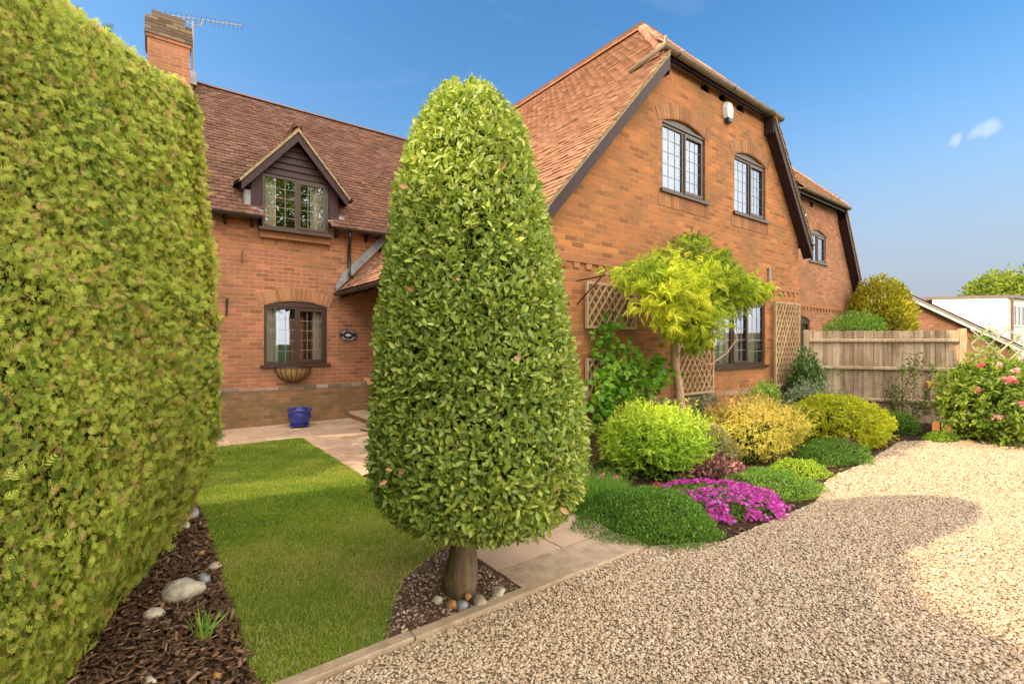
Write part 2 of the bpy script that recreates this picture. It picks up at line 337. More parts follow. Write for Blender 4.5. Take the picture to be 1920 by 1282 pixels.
sheet('gravel_drive_base', DRV, -.004, GRAV)
BED = [(3.06, 2.3), (3.6, 2.02), (5.2, 1.97), (6.2, 2.22), (7.4, 2.22), (9.4, 2.37), (10.2, 1.97), (10.6, 1.47), (11.6, .92), (13.5, .62), (14, 1.5), (12.6, 2.2), (10.85, 4.3), (3.06, 4.3)]
sheet('flower_bed_soil', BED, .0, SOIL)
sheet('mulch_bed_soil', [(-.9, 1.2), (-.1, 1.2), (.39, 2.34), (.39, 8.28), (-2.5, 8.28), (-2.5, 1.2)], .0, SOIL)
LAWN = [(.39, 2.36), (.95, 2.36), (1.08, 2.62), (1.3, 2.95), (1.55, 3.12), (1.86, 3.3), (1.96, 3.36), (1.96, 8.28), (.39, 8.28)]
sheet('lawn_turf', LAWN, .012, TURF)
mm_ = NT('stony_earth'); c_ = obj_co(mm_); mm_.base(mm_.ramp(mm_.noise(60, 6, .8, c_), [(.35, (.10, .06, .042)), (.55, (.19, .12, .085)), (.75, (.36, .26, .19))]), .95, .1); mm_.bump(mm_.noise(70, 6, .8, c_), 1., .02)
sheet('tree_bed_soil', [(.9, 2.36), (1.86, 2.36), (1.86, 3.34), (1.5, 3.2), (1.2, 3.0), (1.0, 2.7)], .004, mm_.m)
m = MB()
for i in range(2):
    x0 = 1.865+i*.6
    y = 2.64
    while y < 8.2:
        m.box(x0+.004 if i or y < 3.0 else 1.972, x0+.596, y+.004, min(y+.446, 8.26), -.03, .022+random.uniform(-.002, .002)); y += .45
x = -1.9
for j in range(4):
    x = -2.6+(.3 if j % 2 else 0)
    while x < 3.9:
        y0 = 8.285+j*.4; m.box(x+.004, x+.596, y0+.004, y0+.396, -.03, .022+random.uniform(-.002, .002)); x += .6
y = 4.5
while y < 8.2: m.box(3.069, 3.6, y+.004, min(y+.446, 8.26), -.03, .022); y += .45
tag(m.build('paving_path', PAVE), kind='structure')
m = MB()
for a, b in ((-.5, .42), (.425, 1.1), (1.105, 1.92), (1.925, 2.35), (2.355, 3.02)): 
    hz = random.uniform(.022, .03); dy = random.uniform(-.008, .008); m.prism([(a, 2.285+dy, -.03), (b, 2.285+dy, -.03), (b, 2.285+dy, hz-.006), (b, 2.293+dy, hz), (a, 2.293+dy, hz), (a, 2.285+dy, hz-.006)], (0, .062, 0))
m.box(1.87, 3.05, 2.36, 2.5, -.03, .018); m.box(1.87, 3.05, 2.503, 2.635, -.03, .020)
tag(m.build('path_kerb_edging', CONC), kind='structure')

# ---------------------------------------------------------------- gravel stones
def inpoly(P, poly):
    x, y = P[:, 0], P[:, 1]; r = np.zeros(len(P), bool); n = len(poly)
    for i in range(n):
        (x0, y0), (x1, y1) = poly[i], poly[(i+1) % n]
        c = ((y0 > y) != (y1 > y)) & (x < (x1-x0)*(y-y0)/((y1-y0) or 1e-9)+x0); r ^= c
    return r
def camd(P): return P[:, 0]*.6032+P[:, 1]*.7976, P[:, 0]*.7976-P[:, 1]*.6032
def seen(P, mg=1.25): d, l = camd(P); return (d > .6) & (abs(l) < d*mg+.3)
def stonemat(name, st):
    m = NT(name); at = m.n('Attribute', attribute_name='tint'); c = m.ramp(at.outputs['Fac'], st); co_ = obj_co(m)
    c = m.mix(m.math('MULTIPLY', m.noise(60, 4, .7, co_), .4), c, (.30, .18, .09)); m.base(c, .75, .3); return m.m
GST = stonemat('gravel_stones', [(0, (.36, .25, .16)), (.08, (.50, .37, .245)), (.4, (.58, .455, .32)), (.75, (.65, .535, .40)), (1, (.74, .65, .53))])
allP = []; near = []
def stones(name, poly, bb, dens, size, zl, mat, label, dmax=99, dmin=0):
    n = int(dens*(bb[1]-bb[0])*(bb[3]-bb[2])); P = np.stack([RNG.uniform(bb[0], bb[1], n), RNG.uniform(bb[2], bb[3], n), RNG.uniform(zl[0], zl[1], n)], 1)
    d, l = camd(P); P = P[inpoly(P, poly) & seen(P) & (d < dmax) & (d >= dmin)]; n = len(P)
    k = 5; idx = RNG.integers(0, k, n); Vs = []; Fs = []; Ts = []; off = 0
    for i in range(k):
        Q = P[idx == i]; q = len(Q); TV, TF = t_stone(i+3); X = nrm(np.concatenate([rvec(q)[:, :2], RNG.normal(size=(q, 1))*.25], 1)); N = nrm(rvec(q, .35)+np.array([0, 0, 1.])); Z = nrm(N-(N*X).sum(1, keepdims=True)*X); Y = np.cross(Z, X)
        L = TV[None]*(size*np.exp(RNG.normal(size=(q, 1, 1))*.28)); V = Q[:, None]+L[..., :1]*X[:, None]+L[..., 1:2]*Y[:, None]+L[..., 2:]*Z[:, None]
        Vs.append(V.reshape(-1, 3)); Fs.append((np.array(TF[0])[None]+off+(np.arange(q)*12)[:, None, None]).reshape(-1, 3)); off += q*12; Ts.append(np.repeat(RNG.uniform(0, 1, q), 12))
    o = npmesh(name, np.concatenate(Vs), np.concatenate(Fs), mat, None, np.concatenate(Ts)); return tag(o, label, 'gravel', kind='stuff')
DRV2 = [(x, y) for x, y in DRV]
stones('gravel', DRV2, (-1, 8, -3, 2.45), 7600, .0172, (0, .005), GST, 'loose cream and buff gravel covering the near half of the drive', dmax=5.0)
stones('gravel', DRV2, (2, 14, -6, 2.5), 3200, .0235, (0, .006), GST, 'loose cream gravel on the far part of the drive by the beds', dmin=5.0, dmax=10)
GS2 = stonemat('soil_stones', [(0, (.18, .11, .075)), (.4, (.34, .23, .16)), (.75, (.56, .44, .33)), (1, (.70, .62, .52))])
stones('stony_soil', [(.97, 2.37), (1.86, 2.37), (1.86, 3.3), (1.5, 3.15), (1.25, 3.0), (1.03, 2.7)], (.9, 1.9, 2.36, 3.4), 2300, .017, (.0, .008), GS2, 'brown soil scattered with small stones round the clipped tree')

# ================================================================== HOUSE
HOUSE = thing('brick_house', 'large orange brick house with half-hipped gable wing, tiled roofs and brown leaded windows', 'house', (7, 8, 0))
def arc_pts(u0, u1, z, rise, n=10):      # segmental arch from right to left
    c = (u0+u1)/2; h = (u1-u0)/2; return [(c+h*math.cos(pi*i/n) if 0 else u1-(u1-u0)*i/n, z+rise*(1-((u1-(u1-u0)*i/n-c)/h)**2)) for i in range(n+1)]
def hole(u0, u1, z0, z1, rise=0):
    return [(u0, z0), (u1, z0)]+(arc_pts(u0, u1, z1, rise) if rise else [(u1, z1), (u0, z1)])
def wall_y(name, outer, holes, y, mat, rev=.09, parent=HOUSE):
    loops = [[Vector((a, b, 0)) for a, b in outer]]+[[Vector((a, b, 0)) for a, b in h] for h in holes]
    flat = [p for l in loops for p in l]; tr = tessellate_polygon(loops); V = [(p.x, y, p.y) for p in flat]; F = []
    for t in tr:
        a, b, c = (Vector(V[i]) for i in t); n = (b-a).cross(c-a); F.append(tuple(t) if n.y < 0 else (t[0], t[2], t[1]))
    for h in holes:
        k = len(V); n = len(h); V += [(a, y, b) for a, b in h]+[(a, y+rev, b) for a, b in h]; F += [(k+i, k+(i+1) % n, k+n+(i+1) % n, k+n+i) for i in range(n)]
    m = MB(); m.add(V, F); return m.build(name, mat, parent, uv=True)
def arch(u0, u1, z, rise, y, ht=.215, parent=HOUSE, soldier=False):
    c = (u0+u1)/2; h = (u1-u0)/2; n = int((u1-u0+.2)/.076); m = MB(); q = 14; V = []
    for i in range(q+1):
        u = u0-.1+(u1-u0+.2)*i/q; z_ = z+(0 if soldier else rise*(1-((u-c)/h)**2)); V += [(u, y-.003, z_+.004), (u, y-.003, z_+(-ht if soldier else ht)+.004)]
    m.add(V, [(2*i, 2*i+2, 2*i+3, 2*i+1) for i in range(q)]); m.build('arch_mortar', MORT, parent); m = MB()
    for i in range(n):
        u = u0-.1+(u1-u0+.2)*(i+.5)/n; s_ = 0 if soldier else -2*rise*(u-c)/h/h; zz = z+(0 if soldier else rise*(1-((u-c)/h)**2)); d = Vector((1, 0, s_)).normalized(); up = Vector((-d.z, 0, d.x)); wd = .032; p = Vector((u, y-.007, zz+.004))
        if soldier: up = Vector((0,0,-1)); p.z = z-.004
        m.prism([p-d*wd, p+d*wd, p+d*(wd+ (0 if soldier else .002))+up*ht, p-d*(wd+(0 if soldier else .002))+up*ht], (0, .02, 0))
    m.build('brick_arch', BS, parent)
def window(u0, u1, z0, z1, y, rise=0, lights=2, cols=3, rows=5, curt=(), sill=True, infill=True, cmat=None):
    f = .055; d0, d1 = y+.03, y+.09; m = MB(); mid = (u0+u1)/2; t = .004
    m.box(u0+t, u1-t, d0, d1, z0+t, z0+f); m.box(u0+t, u1-t, d0, d1, z1-f, z1-t); m.box(u0+t, u0+f, d0+.001, d1-.001, z0+f, z1-f); m.box(u1-f, u1-t, d0+.001, d1-.001, z0+f, z1-f)
    W = (u1-u0-2*f)/lights; gl = []
    for i in range(lights):
        a = u0+f+i*W; b = a+W
        if i: m.box(a-.028, a+.028, d0+.002, d1-.002, z0+f, z1-f)
        a2 = a+(.028 if i else 0); b2 = b-(.028 if i < lights-1 else 0)
        if i % 2:   # opening casement, a little proud
            s_ = .036; m.box(a2, b2, d0-.014, d0+.03, z0+f-.012, z0+f+s_); m.box(a2, b2, d0-.014, d0+.03, z1-f-s_, z1-f+.012); m.box(a2, a2+s_, d0-.013, d0+.029, z0+f+s_, z1-f-s_); m.box(b2-s_, b2, d0-.013, d0+.029, z0+f+s_, z1-f-s_)
            gl.append((a2+s_, b2-s_, z0+f+s_, z1-f-s_))
        else: gl.append((a2, b2, z0+f, z1-f))
    if rise and infill:
        m.prism([(a, y+.035, b) for a, b in arc_pts(u0+.006, u1-.006, z1+.004, rise-.008)], (0, .03, 0)); m.box(u0+.004, u1-.004, y+.012, y+.05, z1-.012, z1+.022)
    fr = m.build('window', DARK2, HOUSE)
    g = MB(); c = MB()
    for a, b, p, q in gl:
        g.add([(a-.005, d0+.02, p-.005), (b+.005, d0+.02, p-.005), (b+.005, d0+.02, q+.005), (a-.005, d0+.02, q+.005)], [(0, 1, 2, 3)])
        for k in range(1, cols): u = a+(b-a)*k/cols; c.box(u-.0032, u+.0032, d0+.014, d0+.0185, p, q)
        for k in range(1, rows): z = p+(q-p)*k/rows; c.box(a, b, d0+.0135, d0+.018, z-.0032, z+.0032)
    g.build('pane', GLASS, fr); c.build('leading', CAME, fr)
    if sill: MB().box(u0-.06, u1+.06, y-.045, y+.09, z0-.045, z0+.002).build('sill', DARK2, fr)
    for a, b in curt:
        m = MB(); n = int((b-a)/.012); V = []
        for i in range(n+1):
            u = a+(b-a)*i/n; yy = y+.19+.022*math.sin(u*105+1.2*math.sin(u*21)); V += [(u, yy, z0-.02), (u, yy+.004*math.sin(u*60), z1+.03)]
        m.add(V, [(2*i, 2*i+2, 2*i+3, 2*i+1) for i in range(n)]); m.build('curtain', cmat or CURT, fr, smooth=True)
    return fr
def tiles(name, O, ax, up, poly, mat, parent=HOUSE, gauge=.105, wd=.165, lift=.038):
    """plain tiles laid course by course on the plane O + a*ax + b*up, inside poly (a,b)"""
    O, ax, up = (np.array(v, float) for v in (O, ax, up)); ax = nrm(ax); up = nrm(up); nn = np.cross(ax, up); nn = nn if nn[2] > 0 else -nn
    pa = np.array(poly); A, B = [], []
    for j, b in enumerate(np.arange(pa[:, 1].min()-.02, pa[:, 1].max()+.02, gauge)):
        aa = np.arange(pa[:, 0].min()-(wd/2 if j % 2 else 0), pa[:, 0].max()+wd, wd); A.append(aa); B.append(np.full(len(aa), b))
    A = np.concatenate(A); B = np.concatenate(B); k = inpoly(np.stack([A, B+gauge*.4], 1), poly); A = A[k]; B = B[k]; n = len(A)
    J = RNG.normal(size=(n, 4)); hw = wd/2-.003; b0 = B+J[:, 0]*.004; b1 = B+gauge*1.9; l0 = lift+J[:, 1]*.0035; rot = J[:, 2]*.003; tilt = J[:, 3]*.002
    def pt(a, b, h): return O+a[:, None]*ax+b[:, None]*up+h[:, None]*nn
    a0, a1 = np.maximum(A-hw, pa[:, 0].min()-.005), np.minimum(A+hw, pa[:, 0].max()+.005); th = .014
    V = np.stack([pt(a0, b0-rot, l0-th-tilt), pt(a1, b0+rot, l0-th+tilt), pt(a1, b0+rot, l0+tilt), pt(a0, b0-rot, l0-tilt), pt(a0, b1, l0*0+.002), pt(a1, b1, l0*0+.002)], 1).reshape(-1, 3)
    o = (np.arange(n)*6)[:, None, None]; Q = (np.array([(0,1,2,3), (3,2,5,4)])[None]+o).reshape(-1, 4); T = (np.array([(0,3,4), (1,5,2)])[None]+o).reshape(-1, 3)
    return npmesh(name, V, [Q, T], mat, parent)

# ---- left range: front wall at y=9.88, eaves 3.85, ridge z 7.13 at y 12.35
YL = 9.88
hl = hole(1.70, 2.84, 1.14, 2.26, .10)
wall_y('wall', [(-3, .72), (3.9, .72), (3.9, 4.3), (2.86, 4.05), (2.86, 3.62), (1.6, 3.62), (1.6, 4.05), (-3, 4.05)], [hl], YL, BRL)
arch(1.70, 2.84, 2.28, .10, YL)
arch(1.66, 2.80, 3.60, 0, YL, .2, soldier=True)
window(1.70, 2.84, 1.14, 2.26, YL, .10, 2, 3, 5, curt=((1.72, 1.98), (2.60, 2.82)))
m = MB(); m.box(-3, 3.9, YL-.045, YL+.1, -.1, .665); m.build('plinth', BRP, HOUSE, uv=True)
def coping(u0, u1, y, z=.665, parent=HOUSE, stp=.225, t=.05):
    m = MB(); u = u0
    while u < u1-.02:
        a, b = u+.004, min(u+stp-.004, u1); e = random.uniform(-.003, .003)
        m.prism([(a, y-t+e, z), (a, y-t+e, z+.025), (a, y-.002, z+.07+e), (a, y-.002, z)], (b-a, 0, 0)); u += stp
    return m.build('plinth_coping', BCOP, parent)
coping(-3, 3.9, YL)
MB().box(-3, 3.9, YL-.004, YL+.02, 3.05, 3.052).build('wall_joint', VOID, HOUSE)
m = MB(); m.box(-3.0, -2.9, YL, 14.8, 0, 4.0); m.build('wall', BRL, HOUSE, uv=True); MB().box(-3, 10, 14.8, 14.9, 0, 4.0).build('wall', BRL, HOUSE, uv=True); m = MB(); m.add([(-3, 9.9, 3.9), (-3, 12.35, 6.9), (-3, 14.8, 3.9)], [(0,1,2)]); m.build('wall', BRL, HOUSE, uv=True)
P1 = 1.19; sl_ = math.hypot(1, P1); upL = (0, 1/sl_, P1/sl_); O_ = (-3.2, 9.58, 3.83); LT = (7.13-3.83)/P1*sl_
def LB(y): return (y-9.58)*sl_
dz0 = (1.42+3.2, 2.98+3.2)
# window breaks the eaves: roof polygon has a notch for the dormer
tiles('roof', O_, (1, 0, 0), upL, [(0, 0), (1.60+3.2, 0), (1.60+3.2, .30), (1.46+3.2, .34), (1.46+3.2, .75), (2.19+3.2, LB(10.9)), (2.92+3.2, .75), (2.92+3.2, .34), (2.86+3.2, .30), (2.86+3.2, 0), (4.6+3.2, 0), (7.3+3.2, LT), (0, LT)], TILD)
m = MB(); m.add([(-3.2, 9.6, 3.80), (1.62, 9.6, 3.80), (1.62, 9.95, 4.22), (2.86, 9.95, 4.22), (2.86, 9.6, 3.80), (7.3, 9.6, 3.80), (7.3, 12.35, 7.07), (-3.2, 12.35, 7.07), (-3.2, 15.1, 3.8), (7.3, 15.1, 3.8)], [(0,1,2,3,4,5,6,7), (7,6,9,8)]); m.build('roof_deck', TILD, HOUSE)
def ridge(a, b, mat, r=.09, name='ridge_tiles', step=.33):
    a = Vector(a); b = Vector(b); n = max(1, round((b-a).length/step)); m = MB(); d = (b-a)/n; sd = d.cross(Vector((0,0,1))).normalized(); u = sd.cross(d).normalized()
    for i in range(n):
        p0 = a+d*i; p1 = a+d*(i+1.06); rr = r*(1+random.uniform(-.04, .04)); V = []
        for p, k in ((p0, rr), (p1, rr*.95)):
            for j in range(7): t = pi*(j/6)*.94+pi*.03; V.append(p+sd*math.cos(t)*k+u*(math.sin(t)*k*.75-.02))
        V += [p0+(v-p0)*.82-u*.0 for v in V[:7]]
        m.add(V, [(j, j+1, j+8, j+7) for j in range(6)]+[(j+1, j, j+14, j+15) for j in range(6)])
    return m.build(name, mat, HOUSE)
ridge((-3.2, 12.35, 7.14), (7.2, 12.35, 7.14), TILD)
# chimney
m = MB(); m.box(-.03, .68, 12.0, 12.72, 6.4, 7.72); m.box(-.055, .705, 11.975, 12.745, 7.66, 7.72); m.build('chimney', BRL, HOUSE, uv=True); ch = HOUSE.children[-1]
ch = [o for o in HOUSE.children if o.name.startswith('chimney')][0]
m = MB()
for i in range(5):
    e = .045+.003*(i % 2)-.002*i; z_ = 7.725+i*.072; m.box(-.02-e, .67+e, 12.01-e, 12.71+e, z_, z_+.072)
    u = -.03-e-(.11 if i % 2 else 0)
    while u < .68+e: m.box(max(u, -.03-e)+.003, min(u+.216, .68+e), 12.0-e, 12.1, z_+.005, z_+.068); u += .225
for i in range(3): m.box(.04, .60, 12.07, 12.65, 8.09+i*.06, 8.09+i*.06+.055)
m.build('chimney_cap', BDK, ch)
m = MB(); m.prism([(-.08, 11.97, 6.70), (.74, 11.97, 6.70), (.72, 11.985, 6.84), (-.06, 11.985, 6.84)], (0, .02, 0)); m.box(.685, .80, 12.0, 12.5, 6.95, 7.22); m.build('chimney_flashing', LEAD, ch)
# gutters & rafter feet, left
def gutter(pts, mat, r=.056, parent=HOUSE, name='gutter'):
    pts = [Vector(p) for p in pts]; m = MB(); n = 7
    V = []
    for p in pts:
        i = pts.index(p); d = (pts[min(i+1, len(pts)-1)]-pts[max(0, i-1)]).normalized(); s_ = d.cross(Vector((0,0,1))).normalized()
        for k in range(n): a = pi+pi*k/(n-1); V.append(p+s_*math.cos(a)*r+Vector((0,0,math.sin(a)*r)))
        for k in range(n-1, -1, -1): a = pi+pi*k/(n-1); V.append(p+s_*math.cos(a)*r*.88+Vector((0,0,math.sin(a)*r*.88+.002)))
    q = 2*n; m.add(V, [(i*q+k, i*q+(k+1) % q, (i+1)*q+(k+1) % q, (i+1)*q+k) for i in range(len(pts)-1) for k in range(q)]+[tuple(range(q)), tuple(reversed([(len(pts)-1)*q+k for k in range(q)]))])
    return m.build(name, mat, parent, smooth=False)
gutter([(-3.2, 9.54, 3.82), (1.58, 9.54, 3.82)], BLACKP); gutter([(2.9, 9.54, 3.82), (4.6, 9.54, 3.82)], BLACKP)
for u in (-.2, .5, 1.08, 1.5, 3.0, 3.62, 4.2):
    m = MB(); m.prism([(u-.025, 9.62, 3.80), (u-.025, YL, 4.05), (u-.025, YL, 3.66), (u-.025, 9.68, 3.72)], (.05, 0, 0)); m.build('rafter_foot', DARK, HOUSE)
MB().tube([(3.2, 9.58, 3.78), (3.2, 9.60, 3.66), (3.24, 9.74, 3.58), (3.26, 9.82, 3.5), (3.26, 9.82, 3.0), (3.26, 9.78, 2.93), (3.27, 9.70, 2.90)], .034, 10).build('downpipe', BLACKP, HOUSE, True)
# dormer
DY = 9.70
m = MB(); m.box(1.46, 1.635, DY, DY+.12, 3.98, 4.62); m.box(2.83, 3.0, DY, DY+.12, 3.98, 4.62)
ap = 5.40
m.prism([(1.5, DY+.03, 4.62), (2.96, DY+.03, 4.62), (2.22, DY+.03, ap-.08)], (0, .04, 0)); dm = m.build('dormer', DARK, HOUSE)
m = MB()
for i in range(6):
    z = 4.66+i*.125; h = .125; s0 = (ap-.06-z)/1.2; s1 = max(0, (ap-.06-z-h)/1.2)
    if s0 > 0: m.prism([(2.22-s0, DY-.012, z), (2.22+s0, DY-.012, z), (2.22+s1, DY+.018, z+h), (2.22-s1, DY+.018, z+h)], (0, .02, 0))
m.build('weatherboard', DARK, dm)
for sg in (-1, 1):
    m = MB(); a = Vector((2.22, DY-.16, ap+.10)); e = Vector((2.22+sg*.93, DY-.16, ap+.10-.93*1.17)); d = (e-a).normalized(); dn = Vector((0,0,-.19))
    m.prism([a, e, e+dn*.95, a+dn], (0, .035, 0)); m.build('bargeboard', DARK, dm)
for sg in (-1, 1):
    m = MB(); a = Vector((2.22, DY-.19, ap+.15)); e = Vector((2.22+sg*.96, DY-.19, ap+.15-.96*1.17)); m.prism([a, e, e+Vector((0,0,-.06)), a+Vector((0,0,-.065))], (0, .09, 0)); m.build('verge', VERGE, dm)
for sg in (-1, 1):
    dn = nrm(np.array([-sg*1., 0, 1.17])); tiles('dormer_roof', (2.22+sg*.99, DY-.19, ap+.13-.99*1.17), (0, 1, 0), dn, [(0, 0), (1.5, 1.53), (0, 1.53)] if 0 else [(0, 0), (.58, 0), (1.52, 1.53), (0, 1.53)], TILD, dm)
    MB().add([(2.22, DY-.15, ap+.09), (2.22+sg*.97, DY-.15, ap+.09-.97*1.17), (2.22+sg*.97, DY+.45, ap+.09-.97*1.17), (2.22, 11.05, ap+.09)], [(0,1,2,3)]).build('dormer_roof_deck', DARK, dm)
    u = 2.22+sg*.76; MB().add([(u, DY+.1, 3.95), (u, DY+.1, 4.65), (u, 10.3, 4.65), (u, DY+.4, 4.0)], [(0,1,2,3)]).build('dormer_cheek', LEAD, dm)
ridge((2.22, DY-.18, ap+.16), (2.22, 11.0, ap+.16), TILD, .08)
window(1.64, 2.82, 3.66, 4.655, DY-.02, 0, 2, 3, 5, curt=((1.66, 1.90), (2.52, 2.80)))
m = MB(); m.prism([(1.38, DY-.02, 3.96), (1.66, DY-.04, 3.90), (1.66, DY-.04, 3.96), (1.40, DY, 4.03)], (0, .05, 0)); m.box(1.36, 1.46, DY+.01, DY+.3, 4.0, 4.3); m.build('flashing', LEAD, dm); m = MB(); m.prism([(2.80, DY-.03, 3.92), (3.12, DY-.02, 3.96), (3.12, DY-.02, 4.06), (3.03, DY, 4.08), (3.0, DY, 3.99), (2.80, DY-.03, 3.97)], (0, .05, 0)); m.build('flashing', LEAD, dm)
MB().box(1.62, 2.86, DY+.06, YL+.1, 3.5, 3.66).build('dormer_base', BRL, dm, uv=True)
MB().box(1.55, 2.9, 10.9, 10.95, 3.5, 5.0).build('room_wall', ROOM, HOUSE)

# ---- gable wing: front wall y=4.4
YG = 4.40
gp = [(3.35, .70), (10.84, .70), (10.84, 3.82), (9.42, 5.72), (9.34, 5.92), (6.14, 5.92), (6.04, 5.72), (3.78, 3.10), (3.35, 2.75)]
W1 = (6.16, 7.33, 3.87, 4.91); W2 = (8.26, 9.41, 3.87, 4.90); W3 = (7.62, 9.40, 1.14, 2.28); V3 = [(7.20, 7.45), (7.75, 8.01), (8.33, 8.60)]
wall_y('wall', gp, [hole(*W1, .12), hole(*W2, .11), hole(*W3, .12)]+[hole(a, b, 5.70, 5.84) for a, b in V3], YG, BR)
for W, r in ((W1, .12), (W2, .11), (W3, .12)):
    arch(W[0], W[1], W[3]+.01, r, YG)
    if W is not W3: arch(W[0], W[1], W[2]-.045, 0, YG, .2, soldier=True)
window(*W1, YG, .12, 2, 3, 5, curt=((6.2, 7.3),), cmat=NET); window(*W2, YG, .11, 2, 3, 5, curt=((8.29, 9.38),), cmat=NET)
window(*W3, YG, .12, 3, 3, 5, curt=((7.66, 8.0), (8.1, 8.75), (9.0, 9.37)))
for a, b in V3:
    m = MB(); m.box(a-.02, b+.02, YG+.085, YG+.1, 5.66, 5.9); m.box(a+.17, a+.21, YG+.01, YG+.08, 5.70, 5.84); m.build('eaves_vent', VOID, HOUSE)
m = MB(); m.box(3.35, 10.88, YG-.045, YG+.1, -.1, .65); m.build('plinth', BRP, HOUSE, uv=True)
coping(3.35, 10.88, YG, .65, stp=.225, t=.07)
m = MB(); m.box(3.35, 10.86, YG-.022, YG+.01, 2.585, 2.65)
u = 3.4
while u < 10.8: m.box(u, u+.102, YG-.02, YG+.01, 2.51, 2.58); u += .225
m.build('dentil_course', BS, HOUSE)
m = MB(); m.add([(10.84, YG, -.1), (10.84, 14, -.1), (10.84, 14, 3.9), (10.84, YG, 3.82)], [(0,1,2,3)]); m.build('wall', BR, HOUSE, uv=True); m = MB(); m.add([(3.35, YG, -.1), (3.35, 6.0, -.1), (3.35, 6.0, 2.75), (3.35, YG, 2.75)], [(3,2,1,0)]); m.build('wall', BR, HOUSE, uv=True); m = MB()
m.add([(4.6, 6.0, 0), (4.6, YL, 0), (4.6, YL, 4), (4.6, 6, 4)], [(3,2,1,0)]); m.add([(3.35, 6.0, 0), (4.6, 6, 0), (4.6, 6, 4), (3.35, 6, 2.75)], [(0,1,2,3)])
m.build('wall', BR, HOUSE, uv=True); m = MB(); m.add([(3.35, 14, 0), (10.84, 14, 0), (10.84, 14, 3.9), (7.87, 14, 7.6), (3.35, 14, 2.8)], [(0,1,2,3,4)]); m.build('wall', BR, HOUSE, uv=True)
# inside face so upper windows show a room instead of daylight
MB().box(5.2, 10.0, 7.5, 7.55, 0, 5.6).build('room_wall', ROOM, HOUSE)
MB().box(4.0, 10.6, 4.6, 7.5, 2.7, 2.8).build('upper_floor', DARK, HOUSE)
# roof slopes
AX = 7.87; ZR = 7.79
def slope(pts): return pts
lo = [(3.06, 2.60), (3.73, 3.20), (AX, ZR)]
V0 = 4.18; VF = 4.34; VB = 14.2; HV = 6.05
s1 = Vector((lo[2][0]-lo[1][0], 0, lo[2][1]-lo[1][1])); L1 = s1.length; zh = 5.80; bh = (zh-3.20)/(ZR-3.20)*L1
tiles('roof', (3.73, V0, 3.20), (0, 1, 0), tuple(s1), [(0, 0), (VB-V0, 0), (VB-V0, L1), (HV-V0, L1), (VF-V0, bh+.12), (0, bh-.02)], TILE)
s0 = Vector((lo[1][0]-lo[0][0], 0, lo[1][1]-lo[0][1])); tiles('roof', (3.06, V0, 2.60), (0, 1, 0), tuple(s0), [(0, 0), (YL-V0+.3, 0), (YL-V0+1.2, s0.length), (0, s0.length)], TILE)
hi = [(10.98, 3.66), (AX, ZR)]; s2 = Vector((hi[1][0]-hi[0][0], 0, hi[1][1]-hi[0][1])); L2 = s2.length; bh2 = (zh-3.66)/(ZR-3.66)*L2
tiles('roof', (10.98, V0, 3.66), (0, 1, 0), tuple(s2), [(0, 0), (VB-V0, 0), (VB-V0, L2), (HV-V0, L2), (VF-V0, bh2+.12), (0, bh2-.02)], TILE)
uL = 3.73+(AX-3.73)*(zh-3.2)/(ZR-3.2); uR = 10.98-(10.98-AX)*(zh-3.66)/(ZR-3.66)
s3 = Vector((0, HV-VF, ZR-zh-.1)); tiles('roof', (uL, VF-.04, zh+.12), (1, 0, 0), tuple(s3), [(-.02, 0), (uR-uL+.02, 0), (AX-uL, s3.length)], TILE)
m = MB(); dp = .05
m.add([(3.06, V0+.02, 2.60-dp), (3.73, V0+.02, 3.20-dp), (uL, VF, zh-dp), (AX, HV, ZR-dp), (AX, VB, ZR-dp), (3.73, VB, 3.2-dp), (3.06, 11, 2.6-dp), (uR, VF, zh-dp), (10.98, V0+.02, 3.66-dp), (10.98, VB, 3.66-dp)],
      [(0,1,5,6), (1,2,3,4,5), (2,7,3), (7,8,9,4,3)]); m.build('roof_deck', DARK, HOUSE)
ridge((AX, HV-.05, ZR+.03), (AX, VB, ZR+.03), TILE); ridge((uL+.08, VF, zh+.13), (AX, HV, ZR+.03), TILE, .12); ridge((uR-.06, VF, zh+.13), (AX, HV, ZR+.03), TILE, .12)
# barge boards and verges
m = MB(); v = MB()
for a, b in (((3.55, 3.0), (uL, zh)), ((11.08, 3.53), (uR, zh))):
    m = MB(); v = MB()
    A = Vector((a[0], V0+.03, a[1]-.02)); B = Vector((b[0], V0+.03, b[1]-.02)); d = Vector((0, 0, -.22)); m.prism([A, B, B+d, A+d], (0, .035, 0))
    v.prism([A+Vector((0,-.02,.055)), B+Vector((0,-.02,.055)), B+Vector((0,-.02,-.02)), A+Vector((0,-.02,-.02))], (0, .07, 0))
    C = Vector((a[0], V0+.07, a[1]-.20)); D = Vector((b[0], V0+.07, b[1]-.20)); m.add([C, D, D+Vector((0,.15,0)), C+Vector((0,.15,0))], [(0,1,2,3)]); m.build('bargeboard', DARK, HOUSE); v.build('verge', VERGE, HOUSE)
MB().box(uL, uR, YG-.03, YG-.004, zh+.05, zh+.10).build('fascia', DARK, HOUSE)
for u in (uL+.02, uR-.02): MB().box(u-.012, u+.012, V0+.04, YG, zh-.30, zh+.02).build('box_end', DARK, HOUSE)
gutter([(uL-.11, VF+.50, zh-.02), (uL-.11, VF-.09, zh+.10), (uR+.38, VF-.09, zh+.08), (uR+.38, VF+.05, zh+.08)], GUT, .062)
for u in (uL+.25, 7.9, uR-.15):
    MB().tube([(u, YG-.01, zh-.06), (u, VF-.03, zh+.02), (u, VF-.16, zh+.05), (u, VF-.16, zh+.12)], .009, 6).build('gutter_bracket', BLACKP, HOUSE)
gutter([(11.04, V0, 3.62), (11.04, 12, 3.60)], BLACKP); gutter([(3.0, 4.2, 2.55), (3.0, 9.85, 2.55)], BLACKP, .06)
